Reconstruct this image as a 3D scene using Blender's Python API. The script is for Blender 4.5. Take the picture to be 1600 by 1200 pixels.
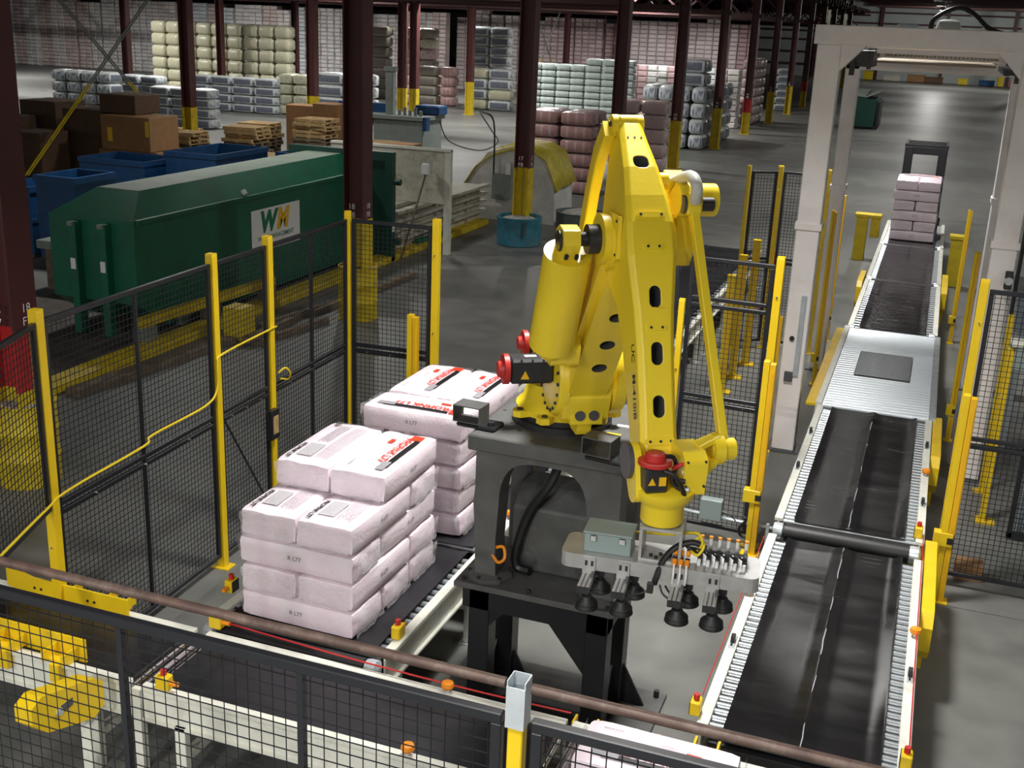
import bpy, bmesh, math, random
from mathutils import Matrix, Vector, noise
for o in list(bpy.data.objects): bpy.data.objects.remove(o)
scene = bpy.context.scene
C = scene.collection
R = math.radians
PI = math.pi
random.seed(7)

# ------------------------------------------------------------------ camera
cd = bpy.data.cameras.new('camera'); cam = bpy.data.objects.new('camera', cd); C.objects.link(cam)
cd.sensor_fit = 'HORIZONTAL'; cd.sensor_width = 36.0; cd.lens = 36.0 * 1790.0 / 1600.0
cd.clip_start = 0.1; cd.clip_end = 600
_f, _vy, _vz = 1790.0, (1495.0, 60.0), (569.0, 6221.0)      # focal length and vanishing points (1600x1200 frame)
_dy = Vector((_vy[0] - 800, _vy[1] - 600, _f)).normalized()
_dz = Vector((_vz[0] - 800, _vz[1] - 600, _f)).normalized()
_up = (-_dz) - (-_dz).dot(_dy) * _dy; _up.normalize()
_X = _dy.cross(_up)
def _row(i, s): return (s * _X[i], s * _dy[i], s * _up[i])
_r, _u, _b = _row(0, 1), _row(1, -1), _row(2, -1)             # camera right, up, back in world axes
cam.matrix_world = Matrix(((_r[0], _u[0], _b[0], 0), (_r[1], _u[1], _b[1], 0), (_r[2], _u[2], _b[2], 5.0), (0, 0, 0, 1)))
scene.camera = cam

# ------------------------------------------------------------------ world, exposure
w = bpy.data.worlds.new('world'); scene.world = w; w.use_nodes = True
w.node_tree.nodes['Background'].inputs[0].default_value = (0.80, 0.82, 0.80, 1)
w.node_tree.nodes['Background'].inputs[1].default_value = 0.60
vs = scene.view_settings
vs.view_transform = 'Standard'; vs.look = 'None'; vs.gamma = 1.0; vs.exposure = 0.0
vs.use_curve_mapping = False

# high bay lamps: (x, y, power).  The bay over the cell is lit, the bay over the bins is mostly off
LAMP_Z = 7.4
LAMPS = [(-1.5, 0.8, 150), (-1.9, 8.6, 200), (-9.0, -7.0, 1000), (-2.5, -7.5, 1450), (5.0, -7.0, 1000), (-1.6, 18.5, 170), (-1.6, 27.5, 140), (-1.6, 37.0, 60), (-1.6, 43, 55), (-1.6, 53, 55), (-1.6, 64, 55), (-1.6, 76, 55), (-1.6, 88, 55), (-1.6, 102, 60), (-1.6, 118, 160), (-1.6, 132, 1500),  # unseen row behind the camera added to brighten the front faces
         (7.0, 9.0, 45), (8.0, 20, 60), (8.0, 31, 60), (8.0, 43, 60), (8.0, 57, 60), (8.0, 73, 60), (8.0, 90, 60), (8.0, 108, 90), (8.0, 130, 1500),
         (-15.0, 20, 110), (-16.0, 31, 260), (-15.0, 44, 520), (-15.0, 58, 700), (-17.0, 69, 900), (-24, 37, 170), (-31, 44, 420), (-31, 57, 1000), (-31, 68, 1200), (-45, 42, 600), (-46, 54, 1000), (-46, 68, 1300), (-60, 62, 1300), (-22, 52, 600)]

# ------------------------------------------------------------------ materials
M = {}
def mat(name, col, rough=0.5, metal=0.0, var=0.0, vscale=6.0, bump=0.0, bscale=40.0, emit=None, estr=0.0, spec=0.5, coat=0.0, alpha=1.0, trans=0.0, dirt=None, dscale=3.0, damt=0.5):
    m = bpy.data.materials.new(name); m.use_nodes = True
    nt = m.node_tree; N = nt.nodes; L = nt.links
    b = N['Principled BSDF']
    b.inputs['Base Color'].default_value = (*col, 1)
    b.inputs['Roughness'].default_value = rough
    b.inputs['Metallic'].default_value = metal
    b.inputs['Specular IOR Level'].default_value = spec
    b.inputs['Coat Weight'].default_value = coat
    b.inputs['Alpha'].default_value = alpha
    b.inputs['Transmission Weight'].default_value = trans
    if emit:
        b.inputs['Emission Color'].default_value = (*emit, 1); b.inputs['Emission Strength'].default_value = estr
    tc = N.new('ShaderNodeTexCoord')
    out = None
    if var > 0:
        n = N.new('ShaderNodeTexNoise'); n.inputs['Scale'].default_value = vscale; n.inputs['Detail'].default_value = 5
        L.new(tc.outputs['Object'], n.inputs['Vector'])
        r = N.new('ShaderNodeValToRGB')
        r.color_ramp.elements[0].position = 0.3; r.color_ramp.elements[1].position = 0.7
        r.color_ramp.elements[0].color = (*[c * (1 - var) for c in col], 1)
        r.color_ramp.elements[1].color = (*[min(1, c * (1 + var)) for c in col], 1)
        L.new(n.outputs['Fac'], r.inputs['Fac']); out = r.outputs['Color']
    if dirt:
        n = N.new('ShaderNodeTexNoise'); n.inputs['Scale'].default_value = dscale; n.inputs['Detail'].default_value = 8; n.inputs['Roughness'].default_value = 0.7
        L.new(tc.outputs['Object'], n.inputs['Vector'])
        r = N.new('ShaderNodeValToRGB'); r.color_ramp.elements[0].position = 0.5; r.color_ramp.elements[1].position = 0.72
        r.color_ramp.elements[1].color = (damt, damt, damt, 1); r.color_ramp.elements[0].color = (0, 0, 0, 1)
        L.new(n.outputs['Fac'], r.inputs['Fac'])
        mx = N.new('ShaderNodeMix'); mx.data_type = 'RGBA'
        L.new(r.outputs['Color'], mx.inputs['Factor'])
        if out: L.new(out, mx.inputs['A'])
        else: mx.inputs['A'].default_value = (*col, 1)
        mx.inputs['B'].default_value = (*dirt, 1); out = mx.outputs['Result']
    if out: L.new(out, b.inputs['Base Color'])
    if bump > 0:
        n = N.new('ShaderNodeTexNoise'); n.inputs['Scale'].default_value = bscale; n.inputs['Detail'].default_value = 3
        L.new(tc.outputs['Object'], n.inputs['Vector'])
        bp = N.new('ShaderNodeBump'); bp.inputs['Strength'].default_value = bump; bp.inputs['Distance'].default_value = 0.02
        L.new(n.outputs['Fac'], bp.inputs['Height']); L.new(bp.outputs['Normal'], b.inputs['Normal'])
    M[name] = m
    return m

mat('robot_yellow', (0.89, 0.67, 0.030), 0.33, var=0.05, vscale=3, bump=0.04, bscale=30)
mat('fence_yellow', (0.76, 0.52, 0.010), 0.42, var=0.06, vscale=4)
mat('curtain_orange', (0.76, 0.43, 0.008), 0.4)
mat('paint_yellow', (0.62, 0.46, 0.01), 0.55, var=0.12, vscale=5, dirt=(0.12, 0.10, 0.05), dscale=4, damt=0.5)
mat('black_frame', (0.012, 0.013, 0.017), 0.35)
mat('wire_black', (0.018, 0.019, 0.022), 0.75, spec=0.15)
mat('black_rubber', (0.012, 0.012, 0.013), 0.5)
mat('pedestal_grey', (0.085, 0.086, 0.083), 0.5, var=0.2, vscale=5, dirt=(0.16, 0.16, 0.15), dscale=6, damt=0.35)
mat('stand_black', (0.010, 0.010, 0.012), 0.38, var=0.2)
mat('steel_dark', (0.10, 0.10, 0.105), 0.45, 0.3, var=0.2)
mat('motor_black', (0.022, 0.022, 0.024), 0.45)
mat('motor_red', (0.50, 0.025, 0.02), 0.45)
mat('cream', (0.84, 0.79, 0.77), 0.5, var=0.04, vscale=2, dirt=(0.45, 0.38, 0.32), dscale=1.5, damt=0.3)
mat('conveyor_white', (0.70, 0.70, 0.62), 0.45, var=0.05, dirt=(0.3, 0.27, 0.22), dscale=5, damt=0.4)
mat('galvanised', (0.66, 0.72, 0.76), 0.3, 0.55, var=0.12, vscale=8)
mat('roller_steel', (0.42, 0.45, 0.47), 0.32, 0.8, var=0.1)
mat('aluminium', (0.46, 0.46, 0.45), 0.4, 0.45, var=0.08, vscale=12, dirt=(0.28, 0.26, 0.22), dscale=9, damt=0.5)
mat('deck_steel', (0.76, 0.82, 0.87), 0.32, 0.25)
mat('chrome', (0.8, 0.8, 0.8), 0.12, 1.0)
mat('column_brown', (0.085, 0.022, 0.022), 0.5, var=0.15, vscale=2)
mat('column_red', (0.45, 0.02, 0.018), 0.5, var=0.1)
mat('beam_brown', (0.060, 0.022, 0.022), 0.6)
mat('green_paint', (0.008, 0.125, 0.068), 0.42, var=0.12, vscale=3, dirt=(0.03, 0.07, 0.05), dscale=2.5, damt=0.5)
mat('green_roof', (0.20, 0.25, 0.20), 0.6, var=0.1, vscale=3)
mat('dark_green', (0.006, 0.05, 0.035), 0.45)
mat('blue_paint', (0.006, 0.050, 0.15), 0.45, var=0.2, vscale=3)
mat('blue_drum', (0.045, 0.22, 0.30), 0.5, var=0.25, vscale=5, dirt=(0.1, 0.1, 0.09), dscale=3, damt=0.7)
mat('grey_drum', (0.10, 0.12, 0.125), 0.6, var=0.2)
mat('debris', (0.38, 0.37, 0.34), 0.9, var=0.3, vscale=12, bump=0.8, bscale=15)
mat('cardboard', (0.26, 0.135, 0.055), 0.75, var=0.1, vscale=4)
mat('cardboard_dark', (0.095, 0.052, 0.028), 0.8, var=0.15, vscale=4)
mat('pallet_wood', (0.40, 0.27, 0.12), 0.8, var=0.3, vscale=8)
mat('old_wood', (0.15, 0.11, 0.07), 0.85, var=0.35, vscale=7)
mat('machine_beige', (0.52, 0.50, 0.42), 0.55, var=0.1, dirt=(0.16, 0.12, 0.07), dscale=4, damt=0.7)
mat('machine_grey', (0.20, 0.23, 0.21), 0.5, var=0.1)
mat('box_grey', (0.25, 0.31, 0.30), 0.42)
mat('plastic_wrap', (0.62, 0.62, 0.58), 0.35, var=0.15, vscale=4, bump=0.5, bscale=5)
mat('tarp_yellow', (0.55, 0.45, 0.04), 0.5, var=0.2, vscale=5)
mat('white_plastic', (0.78, 0.78, 0.78), 0.4)
mat('ink_black', (0.012, 0.012, 0.013), 0.4)
mat('ink_grey', (0.30, 0.29, 0.31), 0.5)
mat('ink_lightgrey', (0.52, 0.50, 0.53), 0.5)
mat('ink_red', (0.80, 0.055, 0.02), 0.4)
mat('ink_white', (0.85, 0.85, 0.85), 0.4)
mat('ink_yellow', (0.85, 0.50, 0.01), 0.4)
mat('ink_green', (0.01, 0.18, 0.08), 0.4)
mat('cable_black', (0.012, 0.012, 0.013), 0.4)
mat('cable_yellow', (0.75, 0.56, 0.02), 0.45)
mat('cable_red', (0.50, 0.02, 0.02), 0.4)
mat('orange', (0.85, 0.28, 0.01), 0.4)
mat('pipe_rust', (0.10, 0.062, 0.050), 0.5, 0.3, var=0.3, vscale=15, dirt=(0.22, 0.18, 0.15), dscale=12, damt=0.6)
mat('cone_red', (0.60, 0.05, 0.03), 0.45)
mat('lamp_body', (0.5, 0.5, 0.5), 0.4, 0.5)
mat('lamp_glow', (1, 1, 1), 0.4, emit=(1.0, 0.97, 0.90), estr=25)
mat('green_signal', (0.0, 0.3, 0.15), 0.4, emit=(0.1, 1.0, 0.5), estr=6)
mat('mat_blue_film', (0.35, 0.42, 0.48), 0.3, var=0.2)
mat('wall_panel', (0.46, 0.50, 0.48), 0.6, var=0.06, vscale=1)
mat('ceiling', (0.22, 0.17, 0.16), 0.8)
mat('tan_plate', (0.30, 0.24, 0.17), 0.55)

def pink_bag_mat():
    m = mat('pink_bag', (0.87, 0.73, 0.79), 0.30, spec=0.5)
    nt = m.node_tree; N = nt.nodes; L = nt.links; b = N['Principled BSDF']
    tc = N.new('ShaderNodeTexCoord')
    n = N.new('ShaderNodeTexNoise'); n.inputs['Scale'].default_value = 5; n.inputs['Detail'].default_value = 6
    L.new(tc.outputs['Object'], n.inputs['Vector'])
    r = N.new('ShaderNodeValToRGB'); r.color_ramp.elements[0].position = .35; r.color_ramp.elements[1].position = .65
    r.color_ramp.elements[0].color = (0.82, 0.67, 0.75, 1); r.color_ramp.elements[1].color = (0.86, 0.77, 0.83, 1)
    L.new(n.outputs['Fac'], r.inputs['Fac']); L.new(r.outputs['Color'], b.inputs['Base Color'])
    n2 = N.new('ShaderNodeTexNoise'); n2.inputs['Scale'].default_value = 14; n2.inputs['Detail'].default_value = 4; n2.inputs['Distortion'].default_value = 1.2
    L.new(tc.outputs['Object'], n2.inputs['Vector'])
    bp = N.new('ShaderNodeBump'); bp.inputs['Strength'].default_value = .22; bp.inputs['Distance'].default_value = .02
    L.new(n2.outputs['Fac'], bp.inputs['Height']); L.new(bp.outputs['Normal'], b.inputs['Normal'])
pink_bag_mat()
def film_mat():
    m = mat('clear_film', (0.93, 0.88, 0.92), 0.15, spec=0.6)
    nt = m.node_tree; N = nt.nodes; L = nt.links; b = N['Principled BSDF']
    b.inputs['Alpha'].default_value = 0.30
    tc = N.new('ShaderNodeTexCoord')
    n2 = N.new('ShaderNodeTexNoise'); n2.inputs['Scale'].default_value = 22; n2.inputs['Detail'].default_value = 4; n2.inputs['Distortion'].default_value = 2
    L.new(tc.outputs['Object'], n2.inputs['Vector'])
    bp = N.new('ShaderNodeBump'); bp.inputs['Strength'].default_value = .6; bp.inputs['Distance'].default_value = .02
    L.new(n2.outputs['Fac'], bp.inputs['Height']); L.new(bp.outputs['Normal'], b.inputs['Normal'])
film_mat()

def belt_mat(name, base, rough):
    m = mat(name, base, rough, spec=0.6)
    nt = m.node_tree; N = nt.nodes; L = nt.links; b = N['Principled BSDF']
    tc = N.new('ShaderNodeTexCoord')
    mp = N.new('ShaderNodeMapping'); mp.inputs['Scale'].default_value = (1.0, 3.5, 1.0); L.new(tc.outputs['Object'], mp.inputs['Vector'])
    n = N.new('ShaderNodeTexNoise'); n.inputs['Scale'].default_value = 1.4; n.inputs['Detail'].default_value = 6; L.new(mp.outputs['Vector'], n.inputs['Vector'])
    r = N.new('ShaderNodeMapRange'); r.inputs['From Min'].default_value = .3; r.inputs['From Max'].default_value = .7
    r.inputs['To Min'].default_value = rough - .07; r.inputs['To Max'].default_value = rough + .10
    L.new(n.outputs['Fac'], r.inputs['Value']); L.new(r.outputs['Result'], b.inputs['Roughness'])
    n3 = N.new('ShaderNodeTexNoise'); n3.inputs['Scale'].default_value = 180; L.new(tc.outputs['Object'], n3.inputs['Vector'])
    bp = N.new('ShaderNodeBump'); bp.inputs['Strength'].default_value = .08; bp.inputs['Distance'].default_value = .003
    L.new(n3.outputs['Fac'], bp.inputs['Height'])
    n4 = N.new('ShaderNodeTexNoise'); n4.inputs['Scale'].default_value = 1.2; L.new(mp.outputs['Vector'], n4.inputs['Vector'])
    bp2 = N.new('ShaderNodeBump'); bp2.inputs['Strength'].default_value = .12; bp2.inputs['Distance'].default_value = .05
    L.new(n4.outputs['Fac'], bp2.inputs['Height']); L.new(bp.outputs['Normal'], bp2.inputs['Normal']); L.new(bp2.outputs['Normal'], b.inputs['Normal'])
belt_mat('belt', (0.007, 0.007, 0.008), 0.19)
belt_mat('belt_ribbed', (0.009, 0.009, 0.012), 0.38)

def floor_mat():
    m = mat('concrete', (0.25, 0.255, 0.235), 0.35, spec=0.35)
    nt = m.node_tree; N = nt.nodes; L = nt.links; b = N['Principled BSDF']
    tc = N.new('ShaderNodeTexCoord')
    def nz(sc, det=6, dist=0):
        n = N.new('ShaderNodeTexNoise'); n.inputs['Scale'].default_value = sc; n.inputs['Detail'].default_value = det; n.inputs['Distortion'].default_value = dist
        L.new(tc.outputs['Object'], n.inputs['Vector']); return n
    a = nz(.35, 6, .6); c = nz(2.2, 8); d = nz(60, 2)
    r = N.new('ShaderNodeValToRGB'); e = r.color_ramp.elements
    e[0].position = .32; e[0].color = (0.100, 0.104, 0.097, 1); e[1].position = .68; e[1].color = (0.185, 0.184, 0.170, 1)
    ma = N.new('ShaderNodeMath'); ma.operation = 'MULTIPLY_ADD'; ma.inputs[1].default_value = .55; L.new(c.outputs['Fac'], ma.inputs[0])
    mb = N.new('ShaderNodeMath'); mb.operation = 'MULTIPLY'; mb.inputs[1].default_value = .45; L.new(a.outputs['Fac'], mb.inputs[0])
    L.new(mb.outputs[0], ma.inputs[2]); L.new(ma.outputs[0], r.inputs['Fac']); L.new(r.outputs['Color'], b.inputs['Base Color'])
    mr = N.new('ShaderNodeMapRange'); mr.inputs['To Min'].default_value = .30; mr.inputs['To Max'].default_value = .55; L.new(c.outputs['Fac'], mr.inputs['Value'])
    L.new(mr.outputs['Result'], b.inputs['Roughness'])
    bp = N.new('ShaderNodeBump'); bp.inputs['Strength'].default_value = .08; bp.inputs['Distance'].default_value = .01
    L.new(d.outputs['Fac'], bp.inputs['Height']); L.new(bp.outputs['Normal'], b.inputs['Normal'])
floor_mat()

def bale_mat(name, film, label, endmark, ends_dark=0.5, bands=0):
    """printed plastic bale: a label block on the long side, upright marks on the ends (Generated coordinates)"""
    m = mat(name, film, 0.34)
    nt = m.node_tree; N = nt.nodes; L = nt.links; b = N['Principled BSDF']
    tc = N.new('ShaderNodeTexCoord'); sx = N.new('ShaderNodeSeparateXYZ'); L.new(tc.outputs['Generated'], sx.inputs[0])
    nx = N.new('ShaderNodeSeparateXYZ'); L.new(tc.outputs['Normal'], nx.inputs[0])
    def mth(op, a, bb=None, cc=None):
        n = N.new('ShaderNodeMath'); n.operation = op
        for i, v in enumerate((a, bb, cc)):
            if v is None: continue
            if isinstance(v, (int, float)): n.inputs[i].default_value = v
            else: L.new(v, n.inputs[i])
        return n.outputs[0]
    def band(v, lo, hi): return mth('MULTIPLY', mth('GREATER_THAN', v, lo), mth('LESS_THAN', v, hi))
    oi = N.new('ShaderNodeObjectInfo')
    side = mth('GREATER_THAN', mth('ABSOLUTE', nx.outputs['Y']), .6)
    lab = mth('MULTIPLY', side, mth('MULTIPLY', band(sx.outputs['X'], .12, .88), band(sx.outputs['Z'], .2, .78)))
    if bands: lab = mth('MULTIPLY', side, mth('GREATER_THAN', mth('FRACT', mth('MULTIPLY_ADD', sx.outputs['X'], bands, .15)), .3))
    end = mth('GREATER_THAN', mth('ABSOLUTE', nx.outputs['X']), .6)
    nz = N.new('ShaderNodeTexNoise'); nz.inputs['Scale'].default_value = 9; nz.inputs['Detail'].default_value = 4
    mp = N.new('ShaderNodeMapping'); mp.inputs['Scale'].default_value = (1, 1, .25); L.new(tc.outputs['Generated'], mp.inputs['Vector']); L.new(mp.outputs['Vector'], nz.inputs['Vector'])
    em = mth('MULTIPLY', end, mth('MULTIPLY', mth('GREATER_THAN', nz.outputs['Fac'], .54), band(sx.outputs['Z'], .2, .8)))
    n2 = N.new('ShaderNodeTexNoise'); n2.inputs['Scale'].default_value = 5; L.new(tc.outputs['Object'], n2.inputs['Vector'])
    rr = N.new('ShaderNodeValToRGB'); rr.color_ramp.elements[0].position = .3; rr.color_ramp.elements[1].position = .7
    rr.color_ramp.elements[0].color = (*[c * .82 for c in film], 1); rr.color_ramp.elements[1].color = (*[min(1, c * 1.12) for c in film], 1); L.new(n2.outputs['Fac'], rr.inputs['Fac'])
    m1 = N.new('ShaderNodeMix'); m1.data_type = 'RGBA'; L.new(mth('MULTIPLY', lab, .85), m1.inputs['Factor']); L.new(rr.outputs['Color'], m1.inputs['A']); m1.inputs['B'].default_value = (*label, 1)
    m2 = N.new('ShaderNodeMix'); m2.data_type = 'RGBA'; L.new(mth('MULTIPLY', em, ends_dark), m2.inputs['Factor']); L.new(m1.outputs['Result'], m2.inputs['A']); m2.inputs['B'].default_value = (*endmark, 1)
    L.new(m2.outputs['Result'], b.inputs['Base Color'])
    n5 = N.new('ShaderNodeTexNoise'); n5.inputs['Scale'].default_value = 7; L.new(tc.outputs['Object'], n5.inputs['Vector'])
    bp = N.new('ShaderNodeBump'); bp.inputs['Strength'].default_value = .4; bp.inputs['Distance'].default_value = .04
    L.new(n5.outputs['Fac'], bp.inputs['Height']); L.new(bp.outputs['Normal'], b.inputs['Normal'])
bale_mat('bale_blue', (0.56, 0.59, 0.59), (0.07, 0.085, 0.13), (0.10, 0.14, 0.26), .8)
bale_mat('bale_pink', (0.50, 0.36, 0.35), (0.42, 0.21, 0.20), (0.20, 0.13, 0.14), .6, bands=4)
bale_mat('bale_pale_pink', (0.60, 0.48, 0.46), (0.50, 0.36, 0.36), (0.25, 0.18, 0.2), .6)
bale_mat('bale_yellow', (0.56, 0.55, 0.40), (0.53, 0.50, 0.36), (0.30, 0.30, 0.26), .5)
bale_mat('bale_mint', (0.62, 0.71, 0.67), (0.58, 0.68, 0.64), (0.14, 0.28, 0.30), .7)
bale_mat('bale_olive', (0.30, 0.27, 0.22), (0.16, 0.13, 0.12), (0.20, 0.17, 0.16), .6)

def vcol_mat():
    m = mat('far_bags', (0.6, 0.55, 0.55), 0.5)
    nt = m.node_tree; N = nt.nodes
    a = N.new('ShaderNodeAttribute'); a.attribute_name = 'Col'
    nt.links.new(a.outputs['Color'], N['Principled BSDF'].inputs['Base Color'])
vcol_mat()

# ------------------------------------------------------------------ mesh helpers
class MB:
    def __init__(s): s.v = []; s.f = []; s.sm = []; s.T = Matrix.Identity(4)
    def add(s, vs, fs, smooth=False):
        o = len(s.v)
        s.v += [tuple(s.T @ Vector(p)) for p in vs]
        s.f += [tuple(i + o for i in f) for f in fs]; s.sm += [smooth] * len(fs)
        return s
    def box(s, x0, x1, y0, y1, z0, z1, b=0.0):
        if x1 < x0: x0, x1 = x1, x0
        if y1 < y0: y0, y1 = y1, y0
        if z1 < z0: z0, z1 = z1, z0
        if b <= 0:
            return s.add([(x0,y0,z0),(x1,y0,z0),(x1,y1,z0),(x0,y1,z0),(x0,y0,z1),(x1,y0,z1),(x1,y1,z1),(x0,y1,z1)],
                  [(0,3,2,1),(4,5,6,7),(0,1,5,4),(1,2,6,5),(2,3,7,6),(3,0,4,7)])
        b = min(b, (x1-x0)*.49, (y1-y0)*.49, (z1-z0)*.49)
        vs = []; idx = {}
        for sx in (0,1):
            for sy in (0,1):
                for sz in (0,1):
                    X = (x0,x1)[sx]; Y = (y0,y1)[sy]; Z = (z0,z1)[sz]
                    dx = b*(1-2*sx); dy = b*(1-2*sy); dz = b*(1-2*sz)
                    for k,p in enumerate(((X,Y+dy,Z+dz),(X+dx,Y,Z+dz),(X+dx,Y+dy,Z))):
                        idx[sx,sy,sz,k] = len(vs); vs.append(p)
        I = idx; f = []
        f += [(I[0,0,0,0],I[0,0,1,0],I[0,1,1,0],I[0,1,0,0]),(I[1,0,0,0],I[1,1,0,0],I[1,1,1,0],I[1,0,1,0])]
        f += [(I[0,0,0,1],I[1,0,0,1],I[1,0,1,1],I[0,0,1,1]),(I[0,1,0,1],I[0,1,1,1],I[1,1,1,1],I[1,1,0,1])]
        f += [(I[0,0,0,2],I[0,1,0,2],I[1,1,0,2],I[1,0,0,2]),(I[0,0,1,2],I[1,0,1,2],I[1,1,1,2],I[0,1,1,2])]
        for sy in (0,1):
            for sz in (0,1): f.append((I[0,sy,sz,1],I[1,sy,sz,1],I[1,sy,sz,2],I[0,sy,sz,2]))
        for sx in (0,1):
            for sz in (0,1): f.append((I[sx,0,sz,0],I[sx,1,sz,0],I[sx,1,sz,2],I[sx,0,sz,2]))
            for sy in (0,1): f.append((I[sx,sy,0,0],I[sx,sy,1,0],I[sx,sy,1,1],I[sx,sy,0,1]))
        for sx in (0,1):
            for sy in (0,1):
                for sz in (0,1): f.append((I[sx,sy,sz,0],I[sx,sy,sz,1],I[sx,sy,sz,2]))
        return s.add(vs, f)
    def cyl(s, p0, p1, r, r1=None, n=16, caps=True):
        p0 = Vector(p0); p1 = Vector(p1); r1 = r if r1 is None else r1
        d = (p1-p0).normalized(); a = d.orthogonal().normalized(); bb = d.cross(a)
        vs = []
        for k in range(n):
            t = 2*PI*k/n; q = a*math.cos(t)+bb*math.sin(t)
            vs.append(p0+q*r)
        for k in range(n):
            t = 2*PI*k/n; q = a*math.cos(t)+bb*math.sin(t)
            vs.append(p1+q*r1)
        s.add(vs, [(k,(k+1)%n,n+(k+1)%n,n+k) for k in range(n)], True)
        if caps:
            s.add(vs[:n], [tuple(range(n-1,-1,-1))]); s.add(vs[n:], [tuple(range(n))])
        return s
    def bar(s, p0, p1, w, h, up=(0,0,1)):
        """rectangular bar from p0 to p1; w across, h along up"""
        p0 = Vector(p0); p1 = Vector(p1); d = (p1-p0).normalized(); up = Vector(up)
        a = d.cross(up); 
        if a.length < 1e-4: a = d.orthogonal()
        a.normalize(); u = a.cross(d).normalized()
        vs = [p + a*(w/2*i) + u*(h/2*j) for p in (p0,p1) for i,j in ((-1,-1),(1,-1),(1,1),(-1,1))]
        return s.add(vs, [(0,1,2,3),(7,6,5,4),(0,4,5,1),(1,5,6,2),(2,6,7,3),(3,7,4,0)])
    def tube(s, pts, r, n=8, smooth_path=True):
        pts = [Vector(p) for p in pts]
        if smooth_path and len(pts) > 2:
            q = []
            for i in range(len(pts)-1):
                a = pts[max(i-1,0)]; b = pts[i]; c = pts[i+1]; d = pts[min(i+2,len(pts)-1)]
                for k in range(6):
                    t = k/6.0
                    q.append(0.5*((2*b)+(c-a)*t+(2*a-5*b+4*c-d)*t*t+(3*b-a-3*c+d)*t*t*t))
            q.append(pts[-1]); pts = q
        vs = []; fs = []
        ref = None
        for i,p in enumerate(pts):
            d = (pts[min(i+1,len(pts)-1)]-pts[max(i-1,0)])
            if d.length < 1e-6: d = Vector((0,0,1))
            d.normalize()
            if ref is None: ref = d.orthogonal().normalized()
            ref = (ref - ref.dot(d)*d); ref = ref.normalized() if ref.length > 1e-5 else d.orthogonal().normalized()
            b = d.cross(ref)
            for k in range(n):
                t = 2*PI*k/n; vs.append(p+ref*(r*math.cos(t))+b*(r*math.sin(t)))
        m = len(pts)
        for i in range(m-1):
            for k in range(n): fs.append((i*n+k,i*n+(k+1)%n,(i+1)*n+(k+1)%n,(i+1)*n+k))
        s.add(vs, fs, True); s.add(vs[:n],[tuple(range(n-1,-1,-1))]); s.add(vs[-n:],[tuple(range(n))])
        return s
    def prism(s, poly, a0, a1, axis='x', smooth=False):
        """polygon (2D) extruded along axis. axis x: poly=(y,z); y: (x,z); z: (x,y)"""
        n = len(poly)
        def P3(p,t): return {'x':(t,p[0],p[1]),'y':(p[0],t,p[1]),'z':(p[0],p[1],t)}[axis]
        vs = [P3(p,a0) for p in poly]+[P3(p,a1) for p in poly]
        s.add(vs, [(i,(i+1)%n,n+(i+1)%n,n+i) for i in range(n)], smooth)
        s.add(vs, [tuple(range(n-1,-1,-1)), tuple(range(n,2*n))])
        return s
    def lathe(s, prof, c=(0,0,0), n=24, axis='z'):
        vs = []; fs = []
        for r,z in prof:
            for k in range(n):
                t = 2*PI*k/n
                if axis == 'z': vs.append((c[0]+r*math.cos(t),c[1]+r*math.sin(t),c[2]+z))
                elif axis == 'x': vs.append((c[0]+z,c[1]+r*math.cos(t),c[2]+r*math.sin(t)))
                else: vs.append((c[0]+r*math.cos(t),c[1]+z,c[2]+r*math.sin(t)))
        for i in range(len(prof)-1):
            for k in range(n): fs.append((i*n+k,i*n+(k+1)%n,(i+1)*n+(k+1)%n,(i+1)*n+k))
        s.add(vs, fs, True)
        s.add(vs[:n],[tuple(range(n))]); s.add(vs[-n:],[tuple(range(n))])
        return s
    def mesh(s, name):
        me = bpy.data.meshes.new(name); me.from_pydata(s.v, [], s.f)
        bm = bmesh.new(); bm.from_mesh(me); bmesh.ops.recalc_face_normals(bm, faces=bm.faces); bm.to_mesh(me); bm.free()
        if any(s.sm): me.polygons.foreach_set('use_smooth', s.sm); me.set_sharp_from_angle(angle=R(42))
        me.update(); return me
    def build(s, name, m, parent=None, loc=None, bevel=0):
        me = s.mesh(name); me.materials.append(M[m] if isinstance(m, str) else m)
        return link(name, me, parent, loc, bevel)

def link(name, me, parent=None, loc=None, bevel=0):
    o = bpy.data.objects.new(name, me); C.objects.link(o)
    if parent: o.parent = parent
    if loc: o.location = loc
    if bevel:
        bv = o.modifiers.new('bevel', 'BEVEL'); bv.width = bevel; bv.segments = 2; bv.limit_method = 'ANGLE'; bv.angle_limit = R(35)
    return o
def tag(o, label=None, cat=None, group=None, kind=None):
    if label: o['label'] = label
    if cat: o['category'] = cat
    if group: o['group'] = group
    if kind: o['kind'] = kind
    return o
def thing(name, label, cat, loc=(0,0,0), rz=0, group=None):
    o = bpy.data.objects.new(name, None); C.objects.link(o); o.location = loc; o.rotation_euler = (0,0,rz)
    o.empty_display_size = 0.1
    return tag(o, label, cat, group)
def copy_tree(o, parent=None):
    c = o.copy(); C.objects.link(c); c.parent = parent
    for ch in o.children: copy_tree(ch, c)
    return c
def struct(o): o['kind'] = 'structure'; return o
_font = {}
def text_mesh(txt, size, bold=0.0, shear=0.0, align='CENTER', ext=0.0):
    cu = bpy.data.curves.new('t', 'FONT'); cu.body = txt; cu.size = size; cu.offset = bold; cu.shear = shear
    cu.align_x = align; cu.align_y = 'CENTER'; cu.extrude = ext; cu.resolution_u = 3
    o = bpy.data.objects.new('t', cu); C.objects.link(o)
    dg = bpy.context.evaluated_depsgraph_get()
    me = bpy.data.meshes.new_from_object(o.evaluated_get(dg))
    bpy.data.objects.remove(o); bpy.data.curves.remove(cu)
    return me
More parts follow.
